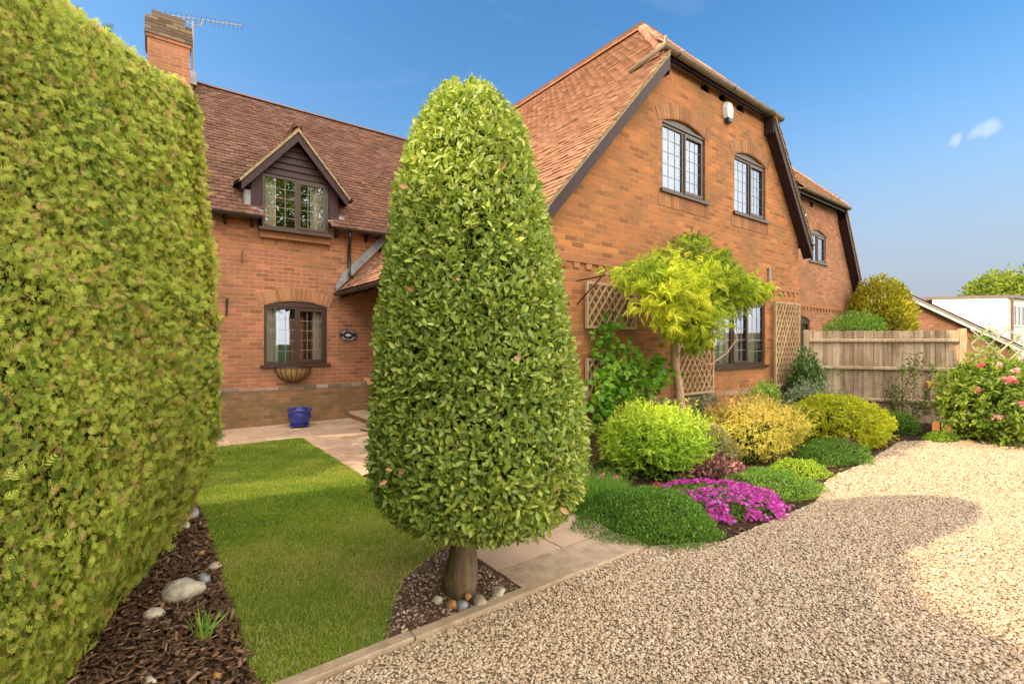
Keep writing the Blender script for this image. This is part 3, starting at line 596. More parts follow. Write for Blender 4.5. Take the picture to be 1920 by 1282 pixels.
MB().prism([(3.0, 9.80, 2.60), (3.35, 9.80, 2.97), (4.3, 9.80, 3.98), (4.22, 9.80, 4.12), (3.1, 9.80, 2.93), (2.98, 9.80, 2.68)], (0, .06, 0)).build('valley_flashing', LEAD, HOUSE)
for y in np.arange(5, 9.8, .6): MB().prism([(3.08, y, 2.53), (3.40, y, 2.83), (3.40, y, 2.60), (3.12, y, 2.46)], (0, .05, 0)).build('rafter_foot', DARK, HOUSE)
for (a, b, c) in (((uL+.0, VF-.03, zh+.1), (uL+.0, VF-.05, zh+.28), .012), ((uR+.1, VF, zh+.1), (uR+.13, VF, zh+.22), .012)): MB().tube([a, b, (b[0]+.03, b[1], b[2]+.03), (b[0]+.03, b[1], b[2]-.03)], c, 6).build('hip_iron', STEEL, HOUSE)
# step by the porch
MB().box(3.28, 4.6, 8.75, YL-.05, .022, .11).build('doorstep', BRP, HOUSE, uv=True)
MB().box(3.26, 4.6, 8.72, YL-.05, .113, .165).build('doorstep_top', PAVE, HOUSE)
m = MB(); m.box(4.53, 4.59, 7.2, 8.2, .02, 2.1); m.build('door', DARK, HOUSE)

# ---- rear wing, further right: front wall y=5.9
YR = 5.9
wall_y('wall', [(10.84, -.1), (19.15, -.1), (19.15, 2.75), (17.3, 5.72), (14.1, 5.72), (12.2, 3.0), (10.84, 3.0)], [hole(15.3, 16.45, 3.95, 4.78, .12), hole(14.15, 15.3, 1.1, 2.2, .12)], YR, BRL)
arch(15.3, 16.45, 4.79, .12, YR); arch(14.15, 15.3, 2.21, .12, YR)
window(15.3, 16.45, 3.95, 4.78, YR, .12, 2, 3, 4, curt=((15.32, 16.43),), cmat=NET); window(14.15, 15.3, 1.1, 2.2, YR, .12, 2, 3, 4)
m = MB(); m.box(10.9, 19.1, YR-.03, YR+.01, 2.585, 2.65); u = 14.0
while u < 19: m.box(u, u+.102, YR-.028, YR+.01, 2.51, 2.58); u += .225
m.build('dentil_course', BS, HOUSE)
m = MB(); m.add([(19.15, YR, 0), (19.15, 14, 0), (19.15, 14, 2.75), (19.15, YR, 2.75)], [(0,1,2,3)]); m.build('wall', BRL, HOUSE, uv=True); m = MB(); m.add([(10.84, 14, 0), (19.15, 14, 0), (19.15, 14, 2.7), (15.7, 14, 7.5), (12, 14, 3)], [(0,1,2,3,4)]); m.build('wall', BRL, HOUSE, uv=True)
yv = YR-.24; zr = 5.78; zp = 7.6; hv = yv+1.7
m = MB(); m.add([(19.35, yv, 2.52), (17.38, yv, zr), (14.02, yv, zr), (12.05, yv, 2.9), (15.7, hv, zp), (15.7, 14, zp), (19.35, 14, 2.52), (12.05, 14, 2.9), (17.38, 14, zr)], [(0,1,8,6), (1,4,5,8), (3,7,5,4,2), (1,2,4)]); m.build('roof_deck', DARK, HOUSE)
s4 = Vector((0, hv-yv, zp-zr)); tiles('roof', (14.0, yv-.02, zr+.04), (1, 0, 0), tuple(s4), [(0, 0), (3.4, 0), (1.7, s4.length)], TILE)
s5 = Vector((17.38-19.35, 0, zr-2.52)); tiles('roof', (19.35, yv, 2.54), (0, 1, 0), tuple(s5), [(0, 0), (8, 0), (8, s5.length), (0, s5.length)], TILE)
s6 = Vector((15.7-17.38, 0, zp-zr)); tiles('roof', (17.38, yv, zr+.02), (0, 1, 0), tuple(s6), [(0, 0), (8, 0), (8, s6.length), (1.7, s6.length)], TILE)
ridge((17.38, yv, zr+.05), (15.7, hv, zp+.03), TILE, .12); ridge((15.7, hv, zp+.03), (15.7, 14, zp+.03), TILE)
m = MB(); v = MB(); A = Vector((19.42, yv, 2.42)); B = Vector((17.37, yv, zr)); d = Vector((0,0,-.34)); m.prism([A, B, B+d, A+d], (0, .035, 0)); m.add([A+d, B+d, B+d+Vector((0,.24,0)), A+d+Vector((0,.24,0))], [(0,1,2,3)]); v.prism([A+Vector((0,-.02,.07)), B+Vector((0,-.02,.07)), B+Vector((0,-.02,-.05)), A+Vector((0,-.02,-.05))], (0, .06, 0))
m.box(14, 17.4, yv+.02, yv+.05, zr-.14, zr-.02); m.build('bargeboard', DARK, HOUSE); v.build('verge', VERGE, HOUSE)
gutter([(14, yv-.06, zr-.01), (17.5, yv-.06, zr-.01), (17.5, yv+.3, zr-.01)], GUT, .062)
for a, b in ((14.6, 14.8), (15.3, 15.5)): MB().box(a, b, YR-.006, YR+.01, 5.52, 5.66).build('eaves_vent', VOID, HOUSE)

# ================================================================== VEGETATION
def grid_surface(rows):                  # rows: list of rings of points -> verts, quads
    V = np.array([p for r in rows for p in r], float); n = len(rows[0]); Q = [(i*n+k, i*n+k+1, (i+1)*n+k+1, (i+1)*n+k) for i in range(len(rows)-1) for k in range(n-1)]
    return V, np.array(Q)
def sample(V, Q, n, seed=None):
    A, B, C, D = (V[Q[:, i]] for i in range(4)); nn = np.cross(C-A, D-B); ar = np.linalg.norm(nn, axis=1)/2; nn = nrm(nn)
    i = RNG.choice(len(Q), n, p=ar/ar.sum()); u = RNG.uniform(size=(n, 1)); v = RNG.uniform(size=(n, 1)); P = A[i]*(1-u)*(1-v)+B[i]*u*(1-v)+C[i]*u*v+D[i]*(1-u)*v
    return P, nn[i]

# ---- hedge
base = [(-1.45, -6), (-1.25, -3), (-.95, 0), (-.60, 1.7), (-.45, 2.15), (-.30, 2.6), (-.18, 3.0), (.10, 4.1), (.32, 4.88)]
top_ = [(-1.9, -6, 3.2), (-1.65, -3, 3.2), (-1.35, 0, 2.95), (-.98, 1.75, 3.02), (-.90, 2.25, 3.08), (-.80, 2.85, 3.72), (-.62, 3.25, 3.42), (-.22, 4.2, 3.60), (.20, 4.94, 3.72)]
def hedge_rings():
    st = []
    for i in range(len(base)-1):
        for k in range(6):
            t = k/6; b = Vector(base[i]).lerp(Vector(base[i+1]), t); p = Vector(top_[i]).lerp(Vector(top_[i+1]), t); st.append((b, p))
    st.append((Vector(base[-1]), Vector(top_[-1])))
    for _ in range(4): st = [st[0]]+[((st[i-1][0]+st[i][0]*2+st[i+1][0])/4, (st[i-1][1]+st[i][1]*2+st[i+1][1])/4) for i in range(1, len(st)-1)]+[st[-1]]
    rows = []
    def ring(b, p, n, H):
        r = []
        for z, t, o in ((.02, 0, -.16), (.2, 0, -.13), (.42, 0, -.02), (.7, .03, .06), (1.2, .15, .11), (1.8, .4, .12), (2.4, .65, .10), (H-.40, .90, .05), (H-.12, .98, .02), (H-.01, 1, -.12), (H+.04, 1, -.4), (H+.05, 1, -.8)):
            q = b.lerp(Vector((p.x, p.y)), min(1, t)); zz = z if z < H else z; r.append((q.x+n.x*o, q.y+n.y*o, zz))
        return r
    for i, (b, p) in enumerate(st):
        a = st[max(0, i-1)][0]; c = st[min(len(st)-1, i+1)][0]; d = (c-a).normalized(); n = Vector((d.y, -d.x)); rows.append(ring(b, p, n, p.z))
    b, p = st[-1]; ce = b+Vector((-.56, .0)); ct = Vector((p.x, p.y))+Vector((-.5, .0))
    for k in range(1, 9):       # round the far end
        a = math.radians(-14+(k-1)*20); n = Vector((math.cos(a), math.sin(a))); rows.append(ring(ce+n*.58, Vector((ct.x+n.x*.52, ct.y+n.y*.52, p.z)), n, p.z))
    return rows
HV_, HQ_ = grid_surface(hedge_rings())
HN = None
HED = thing('clipped_hedge', 'tall clipped conifer hedge of green and bronze sprays filling the left side, beside the lawn', 'hedge', (-.6, 2.5, 0))
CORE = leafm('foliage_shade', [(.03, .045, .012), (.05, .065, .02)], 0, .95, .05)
P, N = sample(HV_, HQ_, 330000)
ok = seen(P, 1.12) & (P[:, 1] > -.5); extra = RNG.uniform(size=len(P)) < np.where((P[:, 1] > .3) & (P[:, 2] > 2.2), .5, .07); keep = ok | extra; P = P[keep]; N = N[keep]; n = len(P)
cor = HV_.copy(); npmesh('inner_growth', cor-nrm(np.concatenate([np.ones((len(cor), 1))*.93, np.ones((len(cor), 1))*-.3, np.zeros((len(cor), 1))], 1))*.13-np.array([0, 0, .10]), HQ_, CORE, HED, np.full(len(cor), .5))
al = np.array([.26, .96, 0]); d = wob(P, 2.2, 3); lump = wob(P, 7., 5)
ph = P+N*(-.10*RNG.uniform(0, 1, n)**1.3+.02+lump*.022+wob(P, 17, 9)*.014-.05*(wob(P, 15, 31) > .75))[:, None]
X = N*.14+al*(.75+.4*d)[:, None]+np.array([0, 0, 1])*(.25+.4*wob(P, 1.6, 8))[:, None]+rvec(n, .33); 
ztop = np.clip((P[:, 2]-2.6)/.8, 0, 1); X = X+np.array([0, 0, .8])*ztop[:, None]
tint = np.clip(.50+.22*wob(P, 2.6, 11)*.7+RNG.normal(size=n)*.30+.1*ztop, 0, .99); br = RNG.uniform(size=n) < (.07+.08*(wob(P, 3.4, 12) > .25)); tint = np.where(br, 1.3+RNG.uniform(0, .6, n), tint)
HLM = NT('hedge_leaf'); at = HLM.n('Attribute', attribute_name='tint'); tf = HLM.math('MULTIPLY', at.outputs['Fac'], .5)
c = HLM.ramp(tf, [(0, (.10, .19, .025)), (.10, (.29, .41, .05)), (.26, (.52, .60, .09)), (.49, (.58, .61, .12)), (.60, (.58, .45, .14)), (.8, (.60, .38, .15)), (1, (.70, .50, .25))]); HLM.base(c, .55, .3)
tr = HLM.n('BsdfTranslucent'); HLM.l(c, tr.inputs[0]); mx = HLM.n('MixShader'); mx.inputs[0].default_value = .38; HLM.l(HLM.b.outputs[0], mx.inputs[1]); HLM.l(tr.outputs[0], mx.inputs[2]); HLM.l(mx.outputs[0], HLM.out.inputs['Surface']); HLM = HLM.m
dd, _ = camd(P); nr = dd < 99
for s_ in (0, 1): k = (np.arange(n) % 2 == s_); scatter('foliage', t_spray(4, s_+1), ph[k], X[k], (N+rvec(n, .5))[k], RNG.uniform(.038, .078, k.sum())*np.clip(dd[k]/3.1, .58, 1.15)*(1+.4*(RNG.uniform(size=k.sum()) < .015)), tint[k], HLM, HED)
k = RNG.choice(n, 26000); q = len(k); scatter('brown_tips', (np.array([(0, 0, 0), (.5, .09, .03), (1, 0, 0), (.5, -.09, .03)]), [[(0, 1, 2, 3)]]), (P+N*.022+N*lump[:, None]*.02)[k], (X+N*.3)[k]+rvec(q, .35), (N+rvec(n, .4))[k], RNG.uniform(.02, .055, q), RNG.uniform(1.15, 1.95, q), HLM, HED)
# long untrimmed shoots on top
Ps, Xs, Ns, Ss, Ti = [], [], [], [], []
for k in range(34):
    i = random.choice([3, 5, 6, 6, 7, 7, 7]) if k > 12 else 6; t = random.random(); b = Vector(top_[i-1]).lerp(Vector(top_[i]), t)+Vector((random.uniform(-.3, .05), 0, -.05)); d = Vector((random.uniform(-.2, .7), random.uniform(.1, .9), random.uniform(.5, 1.0))).normalized(); L = random.uniform(.12, .3)*(1.5 if k < 9 else 1); p = b.copy()
    for j in range(9):
        p = p+d*L/8; d = (d+Vector((.06, .05, -.16))).normalized()
        for q in range(3): Ps.append(p); Xs.append(d+Vector(rvec(1, .35)[0])); Ns.append(Vector((.3, -.6, .6))); Ss.append(random.uniform(.06, .10)); Ti.append(random.uniform(.2, .9))
scatter('loose_shoots', t_spray(6, 5), Ps, np.array(Xs), np.array(Ns), Ss, np.array(Ti), HLM, HED)

# ---- clipped bay tree
prof = [(.05, .44), (.30, .43), (.52, .50), (.63, .62), (.68, .85), (.665, 1.1), (.635, 1.36), (.60, 1.6), (.575, 1.83), (.53, 2.1), (.485, 2.36), (.435, 2.55), (.385, 2.72), (.33, 2.88), (.265, 3.0), (.18, 3.1), (.08, 3.17), (.01, 3.19)]
def topc(z): t = min(1, max(0, (z-.8)/1.8)); return 1.655-.06*t, 2.51+.045*t
rows = []
for r, z in prof: cx, cy = topc(z); rows.append([(cx+r*.97*math.cos(a), cy+r*.97*math.sin(a), z) for a in np.linspace(0, 2*pi, 41)])
TV_, TQ_ = grid_surface(rows)
BAY = thing('clipped_tree', 'tall bullet-shaped clipped evergreen tree on a short thick trunk beside the path', 'tree', (1.57, 2.57, 0))
P, N = sample(TV_, TQ_, 70000); n = len(P); sg = np.sign(((P-np.array([1.64, 2.52, 1.5]))*N).sum(1, keepdims=True)); N = N*sg
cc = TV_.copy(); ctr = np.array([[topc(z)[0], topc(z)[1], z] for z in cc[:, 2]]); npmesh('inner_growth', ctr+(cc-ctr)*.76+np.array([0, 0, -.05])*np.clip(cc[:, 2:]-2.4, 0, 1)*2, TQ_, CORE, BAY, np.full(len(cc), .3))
ph = P+N*(RNG.uniform(-.09, .008, n)+wob(P, 8, 4)*.016+wob(P, 19, 6)*.008-.06*(wob(P, 11, 33) > .75))[:, None]; up = np.array([0, 0, 1.])
X = N*.42+up*(.35+.35*RNG.normal(size=n))[:, None]+rvec(n, .6); NN = N*.8+up*.5+rvec(n, .5)
tint = np.clip(.44+.12*wob(P, 4, 2)+RNG.normal(size=n)*.23+.12*(P[:, 2]-1.7), 0, 1)
BAYM = leafm('bay_leaf', [(.15, .24, .045), (.30, .41, .07), (.46, .55, .10), (.68, .70, .20)], .32, .36, .5, (2.5, .1))
scatter('foliage', t_leaf(.46, .14, -.12), ph, X, NN, RNG.uniform(.026, .052, n)*(1+.35*(RNG.uniform(size=n) < .05)), tint, BAYM, BAY)
k = RNG.choice(n, 5200); q = len(k); scatter('twigs', (np.array([(0, -.02, 0), (1, 0, .1), (0, .02, 0)]), [[(0, 1, 2)]]), (P+N*.0)[k], N[k]*.5+rvec(q, .6)+np.array([0, 0, .5]), N[k], RNG.uniform(.03, .08, q), RNG.uniform(0, 1, q), leafm('yellow_twig', [(.38, .27, .08), (.5, .42, .12)], 0), BAY)
k = RNG.choice(n, 45); dl = scatter('dead_leaf', t_leaf(.6, .2, .2), (P+N*.02)[k], N[k]+rvec(45, .6), N[k], RNG.uniform(.03, .055, 45), RNG.uniform(0, 1, 45), leafm('dry_leaf', [(.45, .22, .10), (.55, .32, .18)], .1), BAY); dl['kind'] = 'stuff'
m = MB(); pth = []; rr = []
for i in range(10):
    t = i/9; pth.append((1.545+.09*t*t+.012*math.sin(t*7), 2.575-.04*t, -.04+t*1.2)); rr.append(.098-.016*min(1, t*3)+.03*max(0, t-.3)+.01*math.sin(t*15))
m.tube(pth, rr, 14)
for a in range(7): q = a*.9; m.tube([(1.56, 2.57, .36), (1.6+.2*math.cos(q), 2.54+.2*math.sin(q), .56), (1.62+.42*math.cos(q), 2.52+.42*math.sin(q), .85)], [.055, .03, .012], 6)
tk = m.build('trunk', BARK, BAY, True)
for v_ in tk.data.vertices:
    a = math.atan2(v_.co.y-2.57, v_.co.x-1.56)
    if v_.co.z < .6: k_ = 1+.10*math.sin(a*3+v_.co.z*6)+.06*math.sin(a*7+2); v_.co.x = 1.56+(v_.co.x-1.56)*k_; v_.co.y = 2.57+(v_.co.y-2.57)*k_
# stones round the trunk, one by one
FLINT = [plain('pale_flint', (.46, .38, .28), .7, .3, .3, 20, .4), plain('grey_flint', (.30, .30, .33), .5, .5, .4, 14, .3), plain('orange_stone', (.48, .24, .09), .8, .3, .2, 20, .4), plain('white_flint', (.54, .49, .39), .6, .35, .3, 12, .4)]
def rock(name, c, s, mat, label, group, seed, flat=.7):
    V, F = ico2(); r = np.random.default_rng(seed); V = V*(1+.33*wob(V, 3.6, seed)[:, None]+.07*r.normal(size=(len(V), 1)))*np.array([s, s*r.uniform(.65, .9), s*flat]); a = r.uniform(0, 6); R = np.array([[math.cos(a), -math.sin(a), 0], [math.sin(a), math.cos(a), 0], [0, 0, 1]]); V = V@R.T
    o = npmesh(name, V, np.array(F[0]), mat, None, None, True); o.location = c; return tag(o, label, 'stone', group)
G1 = 'stones set round the foot of the clipped tree'
for c, s, mt, lb, sd in (((1.41, 2.46, .03), .042, 2, 'small orange stone at the left foot of the clipped tree trunk', 1), ((1.37, 2.54, .05), .035, 3, 'pale small flint behind the orange stone by the tree trunk', 2), ((1.46, 2.42, .03), .045, 1, 'blue-grey flint leaning on the front left of the tree trunk', 3),
                         ((1.555, 2.375, .03), .062, 0, 'largest round cream stone in front of the tree trunk', 4), ((1.495, 2.365, .015), .03, 1, 'small flat grey stone beneath the big cream stone at the trunk', 5), ((1.635, 2.36, .02), .034, 0, 'narrow pale pebble between the two big cream stones at the trunk', 6),
                         ((1.70, 2.39, .045), .060, 3, 'tall pale stone at the right foot of the clipped tree trunk', 7), ((1.52, 2.45, .07), .03, 2, 'ochre stone wedged against the front of the tree trunk', 8)): rock('stone', (c[0], c[1], c[2]*.55), s*.85, FLINT[mt], lb, G1, sd, .8)
G2 = 'stones lying on the bark mulch'
for c, s, mt, lb, sd in (((.17, 3.52, .05), .115, 3, 'large pale flint boulder lying on the bark mulch by the lawn', 11), ((.275, 3.60, .06), .055, 1, 'blue-veined flint touching the large pale boulder on the mulch', 12), ((.02, 3.36, .03), .05, 3, 'flat buff stone below the large pale boulder beside the hedge', 13),
                         ((.30, 5.05, .05), .075, 1, 'grey dappled flint at the hedge foot, farthest up the mulch', 14), ((.24, 4.82, .03), .06, 3, 'cream flint just in front of the dappled grey flint', 15), ((.30, 4.15, .02), .035, 2, 'small terracotta-coloured stone in the mulch near the lawn edge', 16), ((.36, 3.85, .02), .045, 0, 'flat buff stone at the lawn edge in the mulch', 17), ((.0, 2.72, .02), .035, 3, 'small white stone low in the near mulch under the grassy tuft', 18), ((.10, 2.98, .01), .022, 3, 'tiny pale pebble on the mulch left of the grassy tuft', 19), ((.25, 2.60, .015), .025, 2, 'small orange pebble in the nearest mulch by the lawn edge', 20)): rock('stone', c, s, FLINT[mt], lb, G2, sd, .6)

# ---- bark mulch
n = 9500; P = np.stack([RNG.uniform(-.75, .39, n), RNG.uniform(1.5, 5.4, n), RNG.uniform(.0, .035, n)], 1); P = P[inpoly(P, [(-.75, 1.5), (.05, 1.5), (.40, 2.34), (.40, 5.4), (.2, 5.4), (-.4, 2.9)])]; n = len(P)
CH = (np.array([(-.5,-.1,0),(.5,-.07,.02),(.48,.1,.05),(-.45,.12,0),(-.5,-.1,.1),(.5,-.07,.1),(.48,.1,.12),(-.45,.12,.09)]), [[(0,3,2,1),(4,5,6,7),(0,1,5,4),(1,2,6,5),(2,3,7,6),(3,0,4,7)]])
m_ = stonemat('bark_chips', [(0, (.035, .018, .012)), (.45, (.10, .05, .030)), (.8, (.20, .115, .07)), (1, (.36, .23, .14))])
o = scatter('bark_mulch', CH, P, np.concatenate([rvec(n)[:, :2], RNG.normal(size=(n, 1))*.35], 1), rvec(n, .5)+np.array([0, 0, 1.]), np.stack([RNG.uniform(.02, .075, n), RNG.uniform(.04, .09, n), RNG.uniform(.03, .06, n)], 1), RNG.uniform(0, 1, n)**1.5, m_); tag(o, 'dark brown bark chippings between the hedge and the lawn', 'mulch', kind='stuff')
n = 5000; P = np.stack([RNG.uniform(3, 13, n), RNG.uniform(.6, 4.3, n), RNG.uniform(.0, .02, n)], 1); P = P[inpoly(P, BED)]; n = len(P)
o = scatter('bed_litter', CH, P, np.concatenate([rvec(n)[:, :2], RNG.normal(size=(n, 1))*.3], 1), rvec(n, .5)+np.array([0, 0, 1.]), np.stack([RNG.uniform(.02, .06, n), RNG.uniform(.05, .12, n), RNG.uniform(.04, .08, n)], 1), RNG.uniform(0, 1, n)**1.3, m_); tag(o, 'brown soil crumbs and leaf litter in the flower bed', 'leaf litter', kind='stuff')

# ---- lawn
n = 230000; P = np.stack([RNG.uniform(.37, 1.98, n), RNG.uniform(2.35, 8.28, n), np.full(n, .008)], 1); d, l = camd(P); jit = np.stack([wob(P*np.array([0, 1, 0]), 14, 61)*.018, wob(P*np.array([1, 0, 0]), 14, 62)*.012, P[:, 0]*0], 1); P = P+jit; P = P[inpoly(P, [(.375, 2.35), (.98, 2.35), (1.1, 2.6), (1.33, 2.93), (1.6, 3.1), (1.98, 3.33), (1.98, 8.29), (.375, 8.29)]) & (RNG.uniform(size=n) < np.clip(4.2/d, .45, 1.))]; n = len(P); d, l = camd(P)
pt = wob(P, 3.2, 21)*.5+wob(P, 9, 22)*.35; near_ = np.clip((4.4-P[:, 1])/1.8, 0, 1)*(.6+.8*(wob(P, 6, 23) > .1))+.8*(np.hypot(P[:, 0]-1.45, P[:, 1]-3.1) < .45); tint = np.clip(.32+.34*pt+.26*near_*RNG.uniform(0, 1, n)+RNG.normal(size=n)*.18, 0, 1)
tint = np.where(RNG.uniform(size=n) < .06+.10*near_, RNG.uniform(.75, 1, n), tint)
GRM = leafm('grass_blade', [(.10, .22, .018), (.22, .37, .03), (.40, .47, .06), (.60, .54, .18), (.70, .58, .32)], .35, .6, .2, (1, 0))
o = scatter('lawn_grass', t_blade(), P, rvec(n, .5)+np.array([0, 0, 1.]), rvec(n), np.stack([RNG.uniform(.016, .036, n), RNG.uniform(.0022, .0036, n)*np.clip(d/2.8, 1, 2.4), RNG.uniform(.02, .04, n)], 1), tint, GRM); tag(o, 'short mown lawn grass between the hedge and the paved path', 'grass', kind='stuff')

# ---- generic plants
def blob(c, r, n, fill=(.72, 1.02), lump=.13, seed=0, f=2.6, zmin=.0, low=-.2):
    D = nrm(RNG.normal(size=(int(n*2.2), 3))); D = D[D[:, 2] > low][:n]; n = len(D); R = 1+lump*wob(D, f, seed)+lump*.6*wob(D, f*2.7, seed+1)
    q = (fill[0]+(fill[1]-fill[0])*RNG.uniform(0, 1, n)**.6)*R; P = D*q[:, None]*np.array(r)+np.array(c); P[:, 2] = np.maximum(P[:, 2], zmin+RNG.uniform(0, .03, n)); return P, D, q
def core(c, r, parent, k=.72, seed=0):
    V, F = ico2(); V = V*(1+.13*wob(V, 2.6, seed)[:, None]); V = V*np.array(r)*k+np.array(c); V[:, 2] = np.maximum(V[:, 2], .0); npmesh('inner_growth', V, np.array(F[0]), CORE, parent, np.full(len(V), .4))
def shoots(P, D, L, per, out, upw, rnd):
    n = len(P)//per; A = P[:n]; d = nrm(D[:n]*out+np.array([0, 0, upw])+rvec(n, rnd)); ln = RNG.uniform(.4, 1.25, n)*L*(1+.7*(RNG.uniform(size=n) < .08)); t = RNG.uniform(0, 1, (n, per)); Q = (A[:, None]+d[:, None]*(t*ln[:, None])[..., None]).reshape(-1, 3); X = np.repeat(d, per, 0)*.55+rvec(n*per, .55); return Q, X, np.repeat(D[:n], per, 0), t.ravel()
def bush(name, label, cat, c, r, n, tmpl, size, mat, out=.6, upw=.5, rnd=.45, fill=(.7, 1.03), lump=.13, seed=0, tf=None, group=None, stems=8, low=-.8, corek=.62, tb=.45, sh=None):
    o = thing(name, label, cat, (c[0], c[1], 0), group); P, D, q = blob(c, r, n, fill, lump, seed, low=low); n = len(P)
    X = D*out+np.array([0, 0, upw])+rvec(n, rnd); tint = np.clip(tb+.18*wob(P, 5, seed+3)+RNG.normal(size=n)*.2, 0, 1)
    if sh: P, X, D, t = shoots(P, D, sh[0], sh[1], out, upw, rnd); P[:, 2] = np.maximum(P[:, 2], .01); n = len(P); tint = np.clip(tb-.12+.25*t+.15*wob(P, 5, seed+3)+RNG.normal(size=n)*.14, 0, 1)
    if tf is not None: tint = np.clip(tf(P, tint), 0, 1)
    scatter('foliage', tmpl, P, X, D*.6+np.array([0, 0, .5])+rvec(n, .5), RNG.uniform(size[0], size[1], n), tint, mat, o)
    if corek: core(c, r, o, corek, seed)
    if stems:
        m = MB()
        for k in range(stems):
            a = 2*pi*k/stems+random.random(); e = random.uniform(.4, .75); m.tube([(c[0]+.05*math.cos(a), c[1]+.05*math.sin(a), -.02), (c[0]+r[0]*e*.5*math.cos(a), c[1]+r[1]*e*.5*math.sin(a), c[2]*.6), (c[0]+r[0]*e*math.cos(a), c[1]+r[1]*e*math.sin(a), c[2]+r[2]*.5)], [.014, .01, .004], 5)
        m.build('stems', BARK, o)
    return o, P, D
def t_flower(n=5):
    V = [(0, 0, 0)]; F = []
    for k in range(n):
        a = 2*pi*k/n; w_ = .48; V += [(.5*math.cos(a-w_), .5*math.sin(a-w_), .1), (math.cos(a), math.sin(a), .16), (.5*math.cos(a+w_), .5*math.sin(a+w_), .1)]; F.append((0, 3*k+1, 3*k+2, 3*k+3))
    return np.array(V)*.5, [F]
LEAF = t_leaf(.4); NAR = t_leaf(.2, .06, -.2); SM = t_small(); SMN = t_small(.28)
M_SPI = leafm('lime_leaf', [(0.09, 0.21, 0.022), (0.225, 0.405, 0.038), (0.495, 0.675, 0.06), (0.75, 0.78, 0.09)], .35, .5, .3, (3, .15))
M_NAN = leafm('yellow_bronze_leaf', [(.26, .28, .05), (.52, .48, .07), (.68, .58, .12), (.70, .42, .20), (.66, .26, .18)], .35, .5, .3, (3, .1))
M_YEL = leafm('golden_leaf', [(.26, .31, .02), (.48, .52, .025), (.64, .64, .035), (.76, .72, .06)], .35, .5, .3, (3, .1))
M_GRN = leafm('mid_green_leaf', [(0.07, 0.17, 0.024), (0.14, 0.3, 0.04), (0.24, 0.44, 0.06), (0.44, 0.64, 0.1)], .3, .5, .3, (3, .15))
M_DKG = leafm('dark_green_leaf', [(0.036, 0.09, 0.022), (0.072, 0.162, 0.036), (0.126, 0.234, 0.054), (0.216, 0.324, 0.09)], .2, .4, .4, (3, .15))
M_BLU = leafm('silver_green_leaf', [(0.112, 0.154, 0.098), (0.224, 0.28, 0.182), (0.364, 0.42, 0.294), (0.532, 0.56, 0.42)], .2, .7, .2, (3, .15))
M_PUR = leafm('purple_leaf', [(0.08, 0.024, 0.032), (0.176, 0.048, 0.072), (0.32, 0.112, 0.128), (0.448, 0.256, 0.192)], .2, .45, .4, (3, .15))
M_CRM = leafm('cream_leaf', [(.15, .18, .05), (.32, .33, .12), (.52, .47, .22), (.62, .56, .32)], .25, .5, .3, (3, .15))
M_MAG = leafm('magenta_petal', [(.45, .02, .30), (.62, .035, .48), (.74, .10, .62), (.80, .25, .70)], .3, .6, .2, (3, .15))
M_PNK = leafm('pink_petal', [(.55, .06, .10), (.72, .16, .22), (.80, .38, .42), (.85, .62, .60)], .3, .6, .2, (3, .15))
M_ROB = leafm('gold_leaflet', [(0.135, 0.23, 0.02), (0.324, 0.432, 0.03), (0.594, 0.648, 0.047), (0.837, 0.81, 0.081)], .45, .5, .3, (2, .15))

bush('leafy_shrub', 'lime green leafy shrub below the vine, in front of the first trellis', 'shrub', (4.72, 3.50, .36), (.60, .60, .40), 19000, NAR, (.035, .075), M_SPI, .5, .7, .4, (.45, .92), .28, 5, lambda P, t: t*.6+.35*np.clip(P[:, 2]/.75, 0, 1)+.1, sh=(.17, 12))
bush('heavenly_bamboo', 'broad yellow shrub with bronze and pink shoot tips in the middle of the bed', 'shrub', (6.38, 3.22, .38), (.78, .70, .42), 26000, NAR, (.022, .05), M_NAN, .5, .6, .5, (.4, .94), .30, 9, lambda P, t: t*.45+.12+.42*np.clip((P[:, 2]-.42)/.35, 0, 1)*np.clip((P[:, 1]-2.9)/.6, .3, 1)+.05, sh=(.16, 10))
bush('golden_shrub', 'rounded golden yellow shrub near the fence, beyond the bronze-tipped one', 'shrub', (8.62, 2.92, .28), (.82, .66, .42), 24000, SMN, (.03, .065), M_YEL, .6, .35, .5, (.74, 1.0), .07, 13, sh=(.06, 6))
bush('carpet_plant', 'large dark green cushion plant spilling over the path edge', 'ground cover plant', (3.42, 2.62, .0), (.50, .52, .20), 18000, SM, (.012, .03), M_GRN, .5, .8, .4, (.84, 1.14), .20, 17, stems=0, low=0, corek=.80, tb=.35)
bush('carpet_plant', 'grey-green cushion plant on the gravel edge right of the magenta flowers', 'ground cover plant', (5.22, 2.42, .0), (.56, .42, .13), 8000, SM, (.012, .026), M_GRN, .5, .8, .4, (.84, 1.16), .22, 19, stems=0, low=0, corek=.78, tb=.45)
bush('carpet_plant', 'dark green low mound in front of the golden shrub, on the gravel edge', 'ground cover plant', (7.25, 2.52, .0), (.58, .36, .20), 6000, SM, (.015, .03), M_GRN, .5, .8, .4, (.84, 1.16), .22, 23, stems=0, low=0, corek=.78, tb=.25)
bush('carpet_plant', 'small yellow-green cushion between the two darker mounds on the gravel edge', 'ground cover plant', (6.15, 2.47, .0), (.34, .25, .13), 3500, SM, (.014, .028), M_SPI, .5, .8, .4, (.8, 1.2), .24, 29, stems=0, low=0, corek=.78, tb=.45)
bush('carpet_plant', 'low bright green plant on the soil in front of the pink-flowered bush', 'ground cover plant', (10.25, 2.02, .0), (.5, .2, .09), 2500, SM, (.02, .04), M_SPI, .5, .8, .4, (.8, 1.05), .15, 31, stems=0, low=0, corek=.8, tb=.3)
